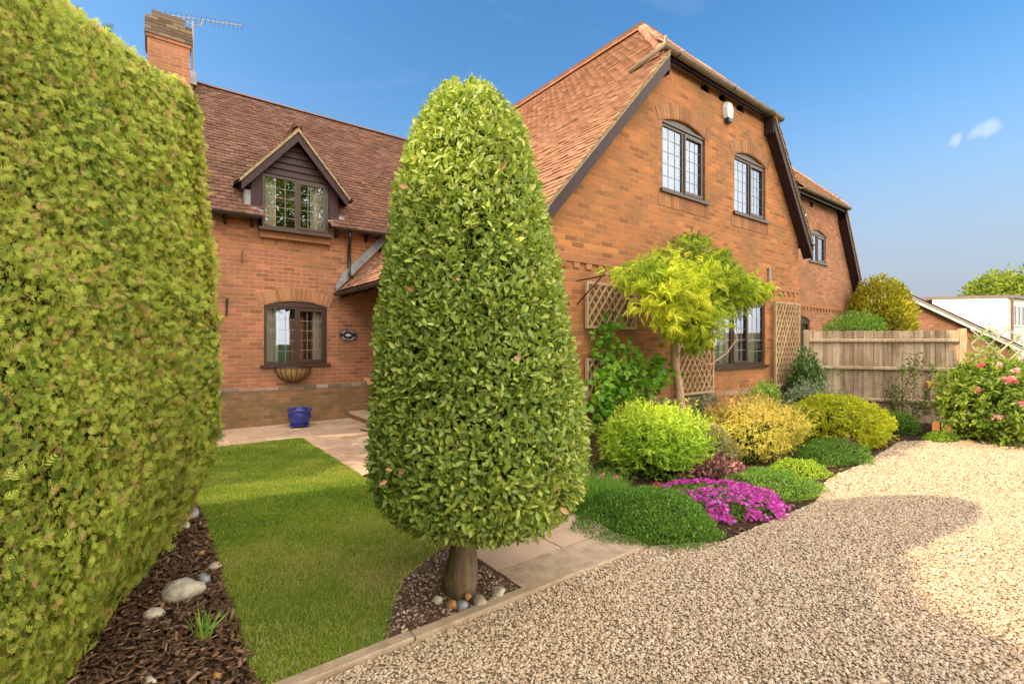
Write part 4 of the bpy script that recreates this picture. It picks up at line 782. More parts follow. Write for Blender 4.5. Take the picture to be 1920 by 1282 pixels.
bush('carpet_plant', 'small rounded green plant at the fence foot beside the thin rose', 'ground cover plant', (10.35, 2.62, .12), (.34, .30, .22), 3000, SM, (.025, .045), M_GRN, .5, .6, .4, (.8, 1.05), .10, 37, stems=0, corek=.8, tb=.45)
bush('bronze_leaved_plant', 'brownish purple leafy plant between the magenta flowers and the lime shrub', 'plant', (5.12, 3.0, .08), (.42, .30, .16), 1800, LEAF, (.04, .07), M_PUR, .5, .5, .5, (.7, 1.05), .15, 41, stems=0, tb=.6)
bush('purple_plant', 'small deep purple plant at the foot of the golden shrub', 'plant', (7.82, 2.55, .05), (.26, .16, .13), 1000, LEAF, (.04, .07), M_PUR, .5, .5, .5, (.6, 1.05), .15, 43, stems=0, tb=.25)
bush('variegated_shrub', 'small cream variegated shrub left of the bronze-tipped shrub', 'shrub', (5.52, 3.28, .22), (.34, .34, .34), 4000, SM, (.025, .045), M_CRM, .5, .5, .5, (.6, 1.05), .15, 47, tb=.5)
bush('grey_shrub', 'low blue-green shrub against the brick plinth below the middle trellis', 'shrub', (6.75, 4.0, .35), (.32, .25, .36), 2500, SM, (.03, .055), M_BLU, .5, .6, .5, (.6, 1.05), .15, 53, tb=.25)
bush('silver_shrub', 'silvery green shrub behind the golden shrub, by the fence', 'shrub', (9.35, 3.62, .38), (.55, .42, .42), 4500, NAR, (.04, .08), M_BLU, .5, .7, .5, (.6, 1.08), .18, 59, sh=(.14, 10))
bush('dark_shrub', 'dark green shrub climbing the house corner beside the last trellis', 'shrub', (10.2, 4.0, .70), (.36, .26, .62), 3500, LEAF, (.04, .075), M_DKG, .5, .4, .5, (.5, 1.08), .2, 61, tb=.5)
bush('leafy_perennial', 'bright green leafy clump under the window sill behind the bronze-tipped shrub', 'plant', (8.7, 4.08, .5), (.5, .2, .34), 1500, LEAF, (.04, .07), M_GRN, .5, .8, .5, (.3, 1.05), .2, 63, tb=.7)
bush('conifer_shrub', 'dense dark foliage filling the bed behind the golden shrub', 'shrub', (7.55, 3.7, .25), (.5, .4, .30), 3000, SM, (.03, .055), M_DKG, .5, .5, .5, (.6, 1.05), .2, 65, tb=.5)
n = 5200; P = np.stack([RNG.uniform(4.2, 9.6, n), RNG.uniform(2.75, 4.25, n), RNG.uniform(0, .16, n)], 1); P = P[(wob(P*np.array([1, 1, 0]), 4, 77) > -.15) & (P[:, 1] > 3.0-.12*np.sin(P[:, 0]*3))]; P[:, 2] *= .4+.6*np.clip(P[:, 1]-3, 0, 1); n = len(P)
o = scatter('bed_undergrowth', LEAF, P, rvec(n, .6)+np.array([0, 0, .6]), rvec(n, .5)+np.array([0, 0, 1.]), RNG.uniform(.03, .06, n), RNG.uniform(.1, .9, n), M_GRN); tag(o, 'low mixed leafy growth filling the soil between the shrubs', 'undergrowth', kind='stuff')
# magenta cushion with its flowers
o, P, D = bush('flowering_cushion', 'cushion of bright magenta flowers spilling onto the gravel', 'flowering plant', (4.38, 2.50, .0), (.58, .48, .13), 5000, SM, (.012, .026), M_GRN, .5, .8, .4, (.84, 1.0), .13, 67, stems=0, low=0, corek=.84, tb=.5)
P, D, q = blob((4.38, 2.50, .02), (.58, .48, .14), 3600, (.93, 1.12), .16, 67, low=0); k = (wob(P, 11, 71) > -.42+.9*np.clip((P[:, 1]-2.55)*2.2-(P[:, 0]-4.3)*.9, 0, 1)); P = P[k]; D = D[k]
scatter('blossom', t_flower(), P, nrm(rvec(len(P))), D*.6+np.array([-.1, -.15, .8])+rvec(len(P), .25), RNG.uniform(.026, .042, len(P)), RNG.uniform(0, 1, len(P)), M_MAG, o)
# thrift / dianthus tuft with pink heads
o = thing('grassy_clump', 'grassy green clump with small pink flower heads beside the clipped tree', 'plant', (3.42, 3.35, 0)); n = 2600; a = RNG.uniform(0, 2*pi, n); rr = RNG.uniform(0, 1, n)**.5
P = np.stack([3.42+.38*rr*np.cos(a), 3.35+.34*rr*np.sin(a), np.zeros(n)], 1); scatter('foliage', t_blade(), P, np.stack([np.cos(a)*.6*rr, np.sin(a)*.6*rr, np.ones(n)], 1)+rvec(n, .28), rvec(n), np.stack([RNG.uniform(.12, .34, n), RNG.uniform(.004, .007, n), RNG.uniform(.1, .3, n)], 1), RNG.uniform(.2, .8, n), M_GRN, o)
for p in ((3.3, 3.5, .36), (3.45, 3.35, .26), (3.62, 3.3, .22), (3.2, 3.15, .22), (3.75, 3.22, .2)):
    q = 26; scatter('flower_head', t_flower(), np.array(p)+rvec(q, .012), rvec(q), rvec(q)+np.array([0, 0, 1.]), np.full(q, .03), RNG.uniform(.3, .9, q), M_PNK, o)
o = thing('red_flower', 'single red flower on the soil below the lime green shrub', 'flower', (4.05, 2.95, 0)); MB().tube([(4.05, 2.95, 0), (4.05, 2.95, .12)], .004, 5).build('stem', M_GRN, o); q = 40; scatter('petals', t_flower(), np.array((4.05, 2.95, .13))+rvec(q, .015), rvec(q), rvec(q), np.full(q, .035), RNG.uniform(0, .35, q), M_PNK, o)
# tuft in the mulch
o = thing('grassy_tuft', 'fresh green bulb leaves sprouting from the bark mulch near the lawn', 'plant', (.22, 2.98, 0)); n = 26
scatter('foliage', t_blade(), np.array((.22, 2.98, .0))+rvec(n, .02)*np.array([1, 1, 0]), rvec(n, .38)+np.array([.12, .1, 1.]), rvec(n), np.stack([RNG.uniform(.1, .22, n), RNG.uniform(.010, .014, n), RNG.uniform(.05, .2, n)], 1), RNG.uniform(.4, 1, n), M_GRN, o)
# pink flowered bush at right
o, P, D = bush('flowering_bush', 'large green bush with pink and red blooms at the right edge of the drive', 'bush', (10.98, 1.42, .58), (1.15, .72, .72), 14000, LEAF, (.05, .095), leafm('bright_bush_leaf', [(.05, .11, .012), (.13, .22, .02), (.27, .36, .035), (.45, .47, .06)], .35, .4, .4, (2, .15)), .5, .3, .6, (.55, .95), .18, 73, sh=(.20, 9))
for k in range(20):
    D_ = nrm(np.array([-.75+random.uniform(-.5, .6), -.5+random.uniform(-.5, .6), random.uniform(-.55, .75)])); p = np.array((10.98, 1.42, .58))+D_*np.array([1.15, .72, .76])*1.03; q = 26; s_ = random.uniform(.35, .8)
    if p[2] < .08: continue
    scatter('blossom', t_flower(6), p+rvec(q, .032*s_), rvec(q), D_*1.2+rvec(q, .6), np.full(q, .07*s_), np.clip(RNG.normal(size=q)*.12+random.choice([.15, .4, .75, .85]), 0, 1), M_PNK, o)
# climbing rose by the fence
def climber(name, label, cat, base, pts, n, spread, tmpl, size, mat, mult=1., tb=.5, seed=0, twig=.010, drop=0.):
    o = thing(name, label, cat, base); m = MB(); Ps = []; 
    for pth in pts: m.tube(pth, [twig*(1-.6*i/(len(pth)-1)) for i in range(len(pth))], 6)
    m.build('stems', BARK, o)
    for pth in pts:
        V = np.array(pth); q = RNG.uniform(.25, 1, n//len(pts))*(len(V)-1); i = np.minimum(q.astype(int), len(V)-2); t = (q-i)[:, None]; Ps.append(V[i]*(1-t)+V[i+1]*t)
    P = np.concatenate(Ps)+rvec(sum(map(len, Ps)))*np.array(spread); k = len(P)
    scatter('foliage', tmpl, P, rvec(k, .6)+np.array([-.1, -.6, -.1-drop]), rvec(k, .4)+np.array([-.2, -.8, .5]), RNG.uniform(size[0], size[1], k), np.clip(tb+.2*wob(P, 6, seed)+RNG.normal(size=k)*.2, 0, 1), mat, o); return o
o = climber('climbing_rose', 'thin rose with bronze leaves and an orange bloom against the fence', 'rose', (11.15, 2.75, 0), [[(11.15, 2.75, 0), (11.05, 2.85, .4), (10.95, 2.9, .8)], [(11.15, 2.75, 0), (11.2, 2.75, .5), (11.3, 2.65, 1.0), (11.4, 2.6, 1.25)], [(11.15, 2.75, 0), (11.45, 2.5, .4), (11.6, 2.4, .95)]], 1100, (.12, .07, .10), LEAF, (.04, .07), leafm('rose_leaf', [(.16, .05, .03), (.10, .13, .03), (.14, .20, .03), (.40, .33, .06)], .3), tb=.45, seed=4)
q = 40; scatter('bloom', t_flower(), np.array((11.45, 2.42, .78))+rvec(q, .03), rvec(q), rvec(q)+np.array([0, -1, .3]), np.full(q, .08), RNG.uniform(0, 1, q), leafm('orange_petal', [(.75, .18, .05), (.8, .4, .15)], .3), o)
VL = (np.array([(0,0,0),(.15,.42,.05),(.55,.5,.02),(.62,.25,.06),(1,0,-.1),(.62,-.25,.06),(.55,-.5,.02),(.15,-.42,.05)])*1., [[(0,1,2,3),(0,3,5,7),(3,4,5,5)[:3]+(5,)][:2]+[(7,5,6,7)[:3]+(7,)][:0]])
VL = (VL[0], [[(0,1,2,3),(0,3,4,5),(0,5,6,7)]])
climber('climbing_vine', 'bright green broad-leaved vine climbing the wall below the first trellis', 'climbing plant', (4.75, 4.2, 0), [[(4.7, 4.25, 0), (4.6, 4.2, .6), (4.85, 4.2, 1.1), (5.0, 4.2, 1.45)], [(4.8, 4.25, 0), (4.9, 4.18, .9), (5.4, 4.1, 1.2), (5.85, 4.05, 1.15)], [(4.75, 4.25, 0), (4.7, 4.2, 1.0), (4.72, 4.25, 1.5), (4.85, 4.25, 1.85)], [(4.75, 4.25, 0), (4.5, 4.15, .7), (4.55, 4.1, 1.0), (4.9, 4.1, 1.25), (5.3, 4.1, 1.35)], [(4.8, 4.2, .3), (5.1, 4.1, .8), (5.5, 4.1, 1.0), (5.7, 4.1, 1.3)]], 950, (.11, .05, .11), VL, (.06, .105), leafm('vine_leaf', [(.08, .22, .02), (.16, .38, .03), (.30, .52, .05), (.52, .66, .09)], .4, .4), tb=.4, seed=6, twig=.012)
# golden small tree against the wall
o = thing('golden_tree', 'small golden-leaved tree with a slender leaning trunk against the house wall', 'tree', (5.95, 3.92, 0)); m = MB()
m.tube([(5.95, 3.9, -.02), (5.93, 3.92, .6), (5.92, 3.96, 1.0), (5.83, 3.95, 1.25), (5.72, 3.9, 1.5), (5.75, 3.85, 1.85)], [.078, .066, .058, .048, .042, .034], 10)
m.tube([(5.93, 3.95, .95), (6.0, 4.05, 1.4), (6.0, 4.1, 1.75), (6.1, 4.05, 2.2)], [.03, .026, .024, .018], 8)
for e in ((5.0, 3.7, 2.15), (4.75, 3.6, 2.3), (5.4, 3.4, 2.3), (6.3, 3.6, 2.5), (6.9, 3.75, 2.4), (7.5, 3.75, 2.3), (6.5, 4.0, 2.9), (6.2, 4.0, 2.7), (5.5, 3.95, 2.5)):
    s_ = Vector((5.75, 3.85, 1.75)); e = Vector(e); k = s_.lerp(e, .5)+Vector((random.uniform(-.1, .1), 0, .12)); m.tube([s_, k, e], [.024, .015, .005], 6)
m.tube([(6.3, 4.0, 1.35), (6.7, 3.95, 1.22), (7.1, 3.9, 1.4), (7.3, 3.85, 1.62), (7.25, 3.9, 1.8)], [.012]*5, 6)
m.build('trunk', plain('pinkish_bark', (.52, .35, .23), .8, .25, .3, 16, .5), o, True)
# compound drooping leaves: axis with paired leaflets
V = []; F = []
for i in range(6):
    x = .15+i*.14
    for sg in (1, -1):
        k = len(V); L = .30-.02*i; V += [(x, 0, -.25*x*x), (x+.13, sg*L*.5+.02*sg, -.25*x*x-.03), (x+.12, sg*L, -.25*x*x-.12), (x-.03, sg*L*.6, -.25*x*x-.03)]; F.append((k, k+1, k+2, k+3))
k = len(V); V += [(.95, 0, -.22), (1.08, .05, -.3), (1.25, 0, -.42), (1.08, -.05, -.3)]; F.append((k, k+1, k+2, k+3))
COMP = (np.array(V), [F])
for (c, r, n, tb) in (((5.1, 3.5, 2.12), (.66, .36, .36), 1300, .78), ((4.75, 3.62, 2.38), (.5, .28, .2), 450, .5), ((5.55, 3.5, 1.85), (.55, .3, .3), 600, .66), ((5.62, 3.6, 2.35), (.6, .36, .32), 800, .66), ((6.75, 3.5, 2.3), (.45, .3, .2), 300, .66), ((6.2, 3.85, 2.65), (.75, .34, .30), 900, .42), ((6.65, 3.62, 2.28), (.62, .35, .34), 800, .55), ((7.25, 3.75, 2.42), (.6, .3, .2), 450, .48), ((6.5, 4.05, 3.05), (.2, .15, .26), 130, .35), ((5.85, 3.6, 1.95), (.48, .3, .25), 450, .45), ((4.95, 3.75, 2.42), (.5, .24, .18), 300, .3), ((6.0, 3.7, 1.6), (.30, .22, .24), 220, .3), ((7.8, 3.9, 2.4), (.3, .2, .15), 120, .35), ((6.95, 3.95, 2.75), (.45, .2, .2), 200, .4)):
    P0, D0_, q = blob(c, r, max(6, n//15), (.25, 1.05), .2, int(c[0]*10), low=-1); per = 13; k = len(P0)*per; P = np.repeat(P0, per, 0)+rvec(k)*np.array([.075, .06, .018]); D = np.repeat(D0_, per, 0)*.6+np.repeat(rvec(len(P0), .6), per, 0)
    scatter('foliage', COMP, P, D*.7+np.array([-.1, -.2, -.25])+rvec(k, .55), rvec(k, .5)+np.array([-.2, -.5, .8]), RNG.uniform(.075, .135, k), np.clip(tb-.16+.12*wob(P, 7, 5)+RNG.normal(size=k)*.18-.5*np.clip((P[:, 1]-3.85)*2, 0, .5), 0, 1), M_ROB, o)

# ---- fence, posts, trellis
def lerp(a, b, t): return tuple(a[i]*(1-t)+b[i]*t for i in range(len(a)))
FA, FB = (10.86, 4.30), (12.36, 2.10); fd = Vector((FB[0]-FA[0], FB[1]-FA[1], 0)); FL = fd.length; fd.normalize(); fn = Vector((fd.y, -fd.x, 0)); fn = fn if fn.dot(Vector((-1, -1, 0))) > 0 else -fn
fe = thing('board_fence', 'weathered vertical board fence with three rails between house corner and trellis', 'fence', (FA[0], FA[1], 0)); m = MB(); x = .02; FO = Vector((FA[0], FA[1], 0))
i = 0
while x < FL-.05:
    wd = random.uniform(.085, .105); a = FO+fd*x-fn*(.02+.012*(i % 2)); h = 1.80+random.uniform(-.008, .008); z0 = .14
    m.prism([a+Vector((0,0,z0)), a+fd*wd+Vector((0,0,z0)), a+fd*wd+Vector((0,0,h)), a+Vector((0,0,h))], -fn*.014); x += wd-.012; i += 1
m.build('boards', FENCE, fe)
for z in (.42, 1.05, 1.60):
    a = FO+fd*.02; b = FO+fd*(FL-.1); MB().prism([a+Vector((0,0,z-.035)), a+fn*.045+Vector((0,0,z-.02)), a+fn*.045+Vector((0,0,z+.02)), a+Vector((0,0,z+.04))], b-a).build('rail', FENCE, fe)
a = FO+fd*.02; MB().prism([a-fn*.03+Vector((0,0,-.02)), a-fn*.005+Vector((0,0,-.02)), a-fn*.005+Vector((0,0,.14)), a-fn*.03+Vector((0,0,.14))], fd*(FL-.1)).build('gravel_board', FENCE, fe)
for t in (.04, FL-.02): c = FO+fd*t-fn*.02; MB().prism([c+fd*.05+fn*.06, c-fd*.05+fn*.06, c-fd*.05-fn*.04, c+fd*.05-fn*.04], (0, 0, 1.83)).build('post', FENCE, fe)
def lattice(m, A, B, z0, z1, pitch, wd=.028, th=.012, ratio=1.35, n_off=Vector((0,0,0))):
    """diagonal laths clipped to the rectangle A-B, z0-z1"""
    A = Vector((*A, 0)); B = Vector((*B, 0)); L = (B-A).length; d = (B-A)/L; H = z1-z0; nn = Vector((d.y, -d.x, 0)); nn = nn if nn.y < 0 else -nn
    for sg in (1, -1):
        k = -H/ratio
        while k < L+H/ratio:
            pts = []
            x0, x1 = (k, k+H/ratio) if sg > 0 else (k+H/ratio, k); za, zb = 0., H
            def cl(x0, z0_, x1, z1_):
                t0, t1 = 0., 1.; dx = x1-x0
                for p, q in ((-dx, x0), (dx, L-x0)):
                    if abs(p) < 1e-9:
                        if q < 0: return None
                    else:
                        r = q/p
                        if p < 0: t0 = max(t0, r)
                        else: t1 = min(t1, r)
                return None if t1-t0 < .04 else (x0+dx*t0, z0_+(z1_-z0_)*t0, x0+dx*t1, z0_+(z1_-z0_)*t1)
            c = cl(x0, 0, x1, H)
            if c: m.bar(A+d*c[0]+nn*(.006*sg)+Vector((0,0,z0+c[1])), A+d*c[2]+nn*(.006*sg)+Vector((0,0,z0+c[3])), wd, .010, up=nn)
            k += pitch
def trellis(label, A, B, z0, z1, pitch=.105, frame=True, group=None, ratio=1.35, wd=.026, mat=None):
    o = thing('trellis', label, 'trellis', (A[0], A[1], z0), group); m = MB(); lattice(m, A, B, z0, z1, pitch, ratio=ratio, wd=wd); m.build('lattice', mat or TREL, o)
    if frame:
        A3, B3 = Vector((*A, 0)), Vector((*B, 0)); d = (B3-A3).normalized(); nn = Vector((d.y, -d.x, 0)); nn = nn if nn.y < 0 else -nn; m = MB()
        for z in (z0, z1): m.bar(A3+Vector((0,0,z)), B3+Vector((0,0,z)), .036, .034, up=nn)
        for p in (A3, B3): m.bar(p+Vector((0,0,z0-.018)), p+Vector((0,0,z1+.018)), .036, .036, up=nn)
        m.build('frame', mat or TREL, o)
    return o
GT = 'wooden trellis panels on the gable wall'
trellis('wide upper trellis panel behind the golden tree, nearest the clipped tree', (4.49, 4.34), (5.45, 4.34), 1.76, 2.33, .13, group=GT, ratio=1.25)
trellis('lower trellis panel mostly hidden by the green vine', (4.49, 4.34), (5.35, 4.34), .78, 1.34, .13, group=GT, ratio=1.25)
trellis('tall trellis panel between the tree trunk and the ground-floor window', (6.45, 4.32), (7.42, 4.32), .76, 2.12, .135, group=GT)
trellis('tall trellis panel at the far corner of the wall next to the fence', (9.64, 4.32), (10.68, 4.32), .74, 2.34, .12, group=GT, ratio=1.7)
trellis('open expanding trellis with wide diamonds beyond the fence post', (FB[0]+.12, FB[1]-.08), (13.9, .95), .9, 1.84, .36, frame=False, ratio=.85, wd=.03, mat=plain('pale_lath', (.55, .46, .36), .8, .2, .2))
for i, (t, z) in enumerate(((.45, 1.0), (.62, .95), (1.7, 1.02), (2.15, 1.1))):
    c = FO+fd*t+fn*.05; lb = ('tiny ivy sprig on the shaded fence boards, nearest the house', 'small ivy sprig on the shaded boards, second from the house', 'leafy ivy clump on the boards just left of the sunlit end', 'ivy sprig on the sunlit end of the fence')[i]
    o = thing('ivy_sprig', lb, 'ivy', (c.x, c.y, z), 'ivy sprigs on the fence'); q = 45 if i < 2 else 90; scatter('foliage', SM, np.array(c)+np.array([0, 0, z])+rvec(q)*np.array([.05, .03, .05]), rvec(q), rvec(q)+np.array([-1, -1, 1.]), RNG.uniform(.02, .045, q), RNG.uniform(.2, .9, q), M_GRN, o)
climber('climbing_creeper', 'leafy green creeper growing through the open trellis', 'climbing plant', (12.6, 1.9, 0), [[(12.6, 1.95, 0), (12.55, 1.95, .9), (12.65, 1.9, 1.7)], [(12.6, 1.95, 0), (12.9, 1.7, .8), (13.3, 1.4, 1.5)], [(12.6, 1.95, .2), (12.8, 1.8, 1.0), (12.75, 1.8, 1.75)]], 900, (.14, .1, .16), LEAF, (.04, .08), M_GRN, tb=.65, seed=8)
for x, y, lb in ((10.72, 2.16, 'left of two short reddish blocks at the foot of the fence bed'), (10.86, 2.02, 'right of two short reddish blocks at the foot of the fence bed')):
    m = MB(); m.prism([(-.06, -.05, 0), (.06, -.05, 0), (.065, .05, 0), (-.055, .05, 0)], (0, .0, .2)); m.prism([(-.05, -.04, .2), (.05, -.04, .2), (.05, .04, .2), (-.05, .04, .2)], (0, 0, .012)); o = m.build('edging_block', BS); o.location = (x, y, 0); tag(o, lb, 'block', 'edging blocks near the pink bush')

# ---- fittings on the house, each a thing of its own
o = thing('wall_basket', 'black wire half-round wall basket with brown coir liner below the left window', 'basket', (2.2, 9.86, .8)); R_ = .325
m = MB(); V = []; nu, nv = 18, 7
for j in range(nv+1):
    ph_ = pi/2*j/nv
    for i in range(nu+1): th = pi*i/nu; V.append((2.2+R_*.94*math.cos(th)*math.cos(ph_), 9.87-R_*.9*math.sin(th)*math.cos(ph_), 1.085-.27*math.sin(ph_)))
m.add(V, [(j*(nu+1)+i, j*(nu+1)+i+1, (j+1)*(nu+1)+i+1, (j+1)*(nu+1)+i) for j in range(nv) for i in range(nu)]); m.build('liner', plain('coir', (.42, .26, .11), .95, .25, .1, 30, .8), o)
m = MB()
for i in range(11): th = pi*i/10; m.tube([(2.2+R_*math.cos(th)*math.cos(p), 9.87-R_*.97*math.sin(th)*math.cos(p), 1.09-.29*math.sin(p)) for p in [pi/2*k/6 for k in range(7)]], .0055, 5)
m.tube([(2.2+R_*1.01*math.cos(pi*i/16), 9.87-R_*.98*math.sin(pi*i/16), 1.095) for i in range(17)], .011, 6); m.tube([(1.9, 9.865, 1.095), (2.5, 9.865, 1.095)], .008, 5); m.build('wire_frame', BLACKP, o)
o = thing('glazed_pot', 'cobalt blue ribbed glazed pot standing on the patio under the wall basket', 'plant pot', (2.2, 9.36, .02))
bl = NT('blue_glaze'); bl.base(bl.ramp(bl.noise(18, 4, .6, obj_co(bl)), [(.3, (.012, .02, .16)), (.7, (.035, .06, .34))]), .12, .6); bl = bl.m
m = MB(); m.lathe([(.02, .03), (.125, .035), (.14, .06), (.172, .12), (.19, .2), (.186, .27)], (2.2, 9.36, .02), 80, lambda a, z: 1+.05*abs(math.cos(a*10))*(1 if .05 < z < .26 else 0)); m.lathe([(.186, .27), (.195, .285), (.21, .30), (.214, .325), (.20, .335), (.178, .335), (.172, .28), (.02, .26)], (2.2, 9.36, .02), 80); m.build('bowl', bl, o, True)
m = MB(); m.lathe([(.0, .028), (.165, .03), (.178, .05), (.17, .055), (.13, .045)], (2.2, 9.36, .02), 48)
for k in range(4): a = k*pi/2+.6; m.tube([(2.2+.15*math.cos(a), 9.36+.15*math.sin(a), .06), (2.2+.185*math.cos(a), 9.36+.185*math.sin(a), .04), (2.2+.195*math.cos(a), 9.36+.195*math.sin(a), .02)], [.02, .025, .02], 8)
m.build('saucer', bl, o, True)
# house name sign
SG = thing('house_sign', 'oval black house name sign with white lettering beside the lower left window', 'sign', (3.25, 9.86, 1.71)); sx, sz, cx, cz = .185, .135, 3.25, 1.715
def ell(k, y0, y1, mat, name, n=40): m = MB(); m.prism([(cx+sx*k*math.cos(2*pi*i/n), y0, cz+sz*k*math.sin(2*pi*i/n)) for i in range(n)], (0, y1-y0, 0)); return m.build(name, mat, SG)
ell(1, 9.850, 9.879, BLACKP, 'plate')
m = MB(); m.tube([(cx+sx*.93*math.cos(2*pi*i/48), 9.848, cz+sz*.93*math.sin(2*pi*i/48)) for i in range(49)], .0018, 4, False); m.build('rim', WHITE, SG)
def letters(word, a0, a1, kr, flip, h):
    m = MB(); n = len(word)
    for i, ch_ in enumerate(word):
        cu = bpy.data.curves.new('letter', 'FONT'); cu.body = ch_; cu.size = h; cu.align_x = 'CENTER'; cu.extrude = .0015; cu.offset = .0008; ob = bpy.data.objects.new('letter', cu); COL.objects.link(ob); bpy.context.view_layer.update()
        me = bpy.data.meshes.new_from_object(ob.evaluated_get(bpy.context.evaluated_depsgraph_get())); bpy.data.objects.remove(ob); a = math.radians(a0+(a1-a0)*i/(n-1)); px, pz = cx+sx*kr*math.cos(a), cz+sz*kr*math.sin(a)
        tx, tz = -math.sin(a)*sx, math.cos(a)*sz; L = math.hypot(tx, tz); tx, tz = tx/L, tz/L
        if not flip: tx, tz = -tx, -tz
        ux, uz = -tz, tx
        m.add([(px+v.co.x*tx+(v.co.y-h*.35)*ux, 9.847-v.co.z, pz+v.co.x*tz+(v.co.y-h*.35)*uz) for v in me.vertices], [tuple(p.vertices) for p in me.polygons]); bpy.data.meshes.remove(me)
    return m
letters('WALNUT', 148, 32, .70, False, .052).build('lettering', WHITE, SG); letters('COTTAGE', 209, 331, .70, True, .045).build('lettering', WHITE, SG)
m = MB()
for k in range(7): a = pi*k/6; m.add([(cx, 9.847, cz-.012), (cx+.05*math.cos(a-.2), 9.846, cz-.01+.035*math.sin(a-.2)), (cx+.068*math.cos(a), 9.845, cz-.008+.045*math.sin(a)), (cx+.05*math.cos(a+.2), 9.846, cz-.01+.035*math.sin(a+.2))], [(0,1,2,3)])
m.lathe([(.0, 0), (.022, .006), (.026, .02), (.016, .034), (0, .04)], (cx, 9.842, cz-.035), 12); m.build('leaf_emblem', WHITE, SG)
# bracket and hook
o = MB().bar((1.10, 9.86, 2.34), (1.10, 9.86, 2.04), .03, .014, up=(0,1,0)).tube([(1.10, 9.85, 2.31), (1.10, 9.68, 2.32), (1.10, 9.60, 2.34)], .008, 6).tube([(1.10, 9.85, 2.08), (1.10, 9.68, 2.31)], .007, 6).build('wall_bracket', BLACKP); tag(o, 'black iron hanging bracket on the wall left of the lower left window', 'bracket')
o = MB().tube([(1.34, 9.85, 2.99), (1.34, 9.85, 3.18), (1.34, 9.80, 3.22), (1.37, 9.80, 3.22)], .007, 6).build('wall_hook', plain('rusty_iron', (.12, .05, .03), .8, .3)); tag(o, 'thin rusty hook on the wall above the left wall bracket', 'hook')
o = MB().tube([(4.33, 4.36, 2.34), (4.33, 4.0, 2.35), (4.33, 3.88, 2.36)], .009, 6).tube([(4.33, 4.36, 2.04), (4.33, 3.95, 2.34)], .009, 6).tube([(4.33, 3.88, 2.36), (4.35, 3.85, 2.42), (4.38, 3.85, 2.40), (4.37, 3.86, 2.34)], .008, 6).build('wall_bracket', BLACKP); tag(o, 'black metal wall bracket at the top corner of the first trellis', 'bracket')
# alarm box
m = MB(); hx = [(7.99+x, YG-.004, 5.46+z) for x, z in ((-.09, .03), (.0, -.14), (.09, .03), (.13, .2), (.06, .30), (-.06, .30), (-.13, .2))]
AB = thing('alarm_box', 'white alarm box with a dark base high on the gable wall', 'alarm box', (7.99, 4.4, 5.4)); hx = [(7.99+x, YG-.004, 5.40+z) for x, z in ((-.10, .05), (-.05, -.04), (.05, -.04), (.10, .05), (.13, .2), (.06, .32), (-.06, .32), (-.13, .2))]
m = MB(); n = len(hx); c = [(7.99+(x-7.99)*.8, YG-.075, 5.54+(z-5.54)*.8) for x, y, z in hx]; m.add(hx+c, [tuple(range(n, 2*n))]+[(i, (i+1) % n, n+(i+1) % n, n+i) for i in range(n)]); m.build('cover', WHITE, AB)
MB().prism([(7.93, YG-.085, 5.355), (8.05, YG-.085, 5.355), (8.07, YG-.085, 5.42), (7.91, YG-.085, 5.42)], (0, .08, 0)).build('strobe', plain('blue_black', (.03, .03, .06), .3), AB)
o = MB().tube([(9.51, 4.385, 2.76), (9.51, 4.37, 2.78), (9.51, 4.37, 2.98), (9.51, 4.385, 3.0)], .022, 8).build('flue_outlet', STEEL); tag(o, 'short pale vertical pipe fitting on the wall above the far trellis', 'pipe')
o = thing('floodlight', 'small pale floodlight under the eaves of the far right wing', 'light', (14.45, 5.88, 5.1)); MB().box(14.35, 14.6, 5.72, 5.80, 5.02, 5.14).build('housing', WHITE, o); MB().tube([(14.47, 5.88, 5.08), (14.47, 5.79, 5.08)], .02, 6).build('arm', STEEL, o)
# aerial
AE = thing('tv_aerial', 'long television aerial on a mast beside the chimney', 'aerial', (.74, 12.3, 7.3)); MB().tube([(.745, 12.3, 7.3), (.745, 12.3, 8.42)], .018, 6).build('mast', STEEL, AE)
m = MB(); a = Vector((.12, 12.3, 8.33)); b = Vector((1.68, 12.3, 8.70)); m.tube([a, b], .011, 5); d = (b-a).normalized()
for k in range(17): p = a+(b-a)*(.10+.9*k/16); m.tube([p+Vector((0, -.15, .03)), p+Vector((0, .15, -.03))], .006, 4)
for k in range(5): p = a+Vector((-.02, 0, -.12+.06*k)); m.tube([p+Vector((0, -.2, 0)), p+Vector((0, .2, 0))], .006, 4)
m.tube([a+Vector((-.02, 0, -.13)), a+Vector((-.02, 0, .15))], .008, 4); m.build('antenna_array', STEEL, AE)
MB().tube([(.745-.16, 12.3, 8.43), (.745-.15, 12.3, 8.36), (.745, 12.3, 8.345), (.745+.15, 12.3, 8.38), (.745+.17, 12.3, 8.52)], .012, 5).build('bracket', STEEL, AE)
# white planter
WP = thing('white_planter', 'white slatted square planter with ball finials at the patio beyond the hedge', 'planter', (.62, 9.25, .02)); m = MB()
for a, b in ((.42, 9.05), (.84, 9.05), (.84, 9.45), (.42, 9.45)): 
    m2 = MB(); m2.box(a-.025, a+.025, b-.025, b+.025, .02, .44); m2.lathe([(.0, 0), (.018, .005), (.012, .015), (.024, .03), (.027, .045), (.018, .06), (0, .066)], (a, b, .44), 12); m2.build('post', WHITE, WP)
x = .455
while x < .80: m.box(x, x+.03, 9.04, 9.06, .05, .40); m.box(x, x+.03, 9.44, 9.46, .05, .40); x += .034
y = 9.085
while y < 9.41: m.box(.41, .43, y, y+.03, .05, .40); m.box(.83, .85, y, y+.03, .05, .40); y += .034
m.box(.44, .82, 9.032, 9.068, .40, .43); m.box(.822, .858, 9.07, 9.43, .40, .43); m.box(.44, .82, 9.07, 9.43, .3, .31); m.build('slats', WHITE, WP)

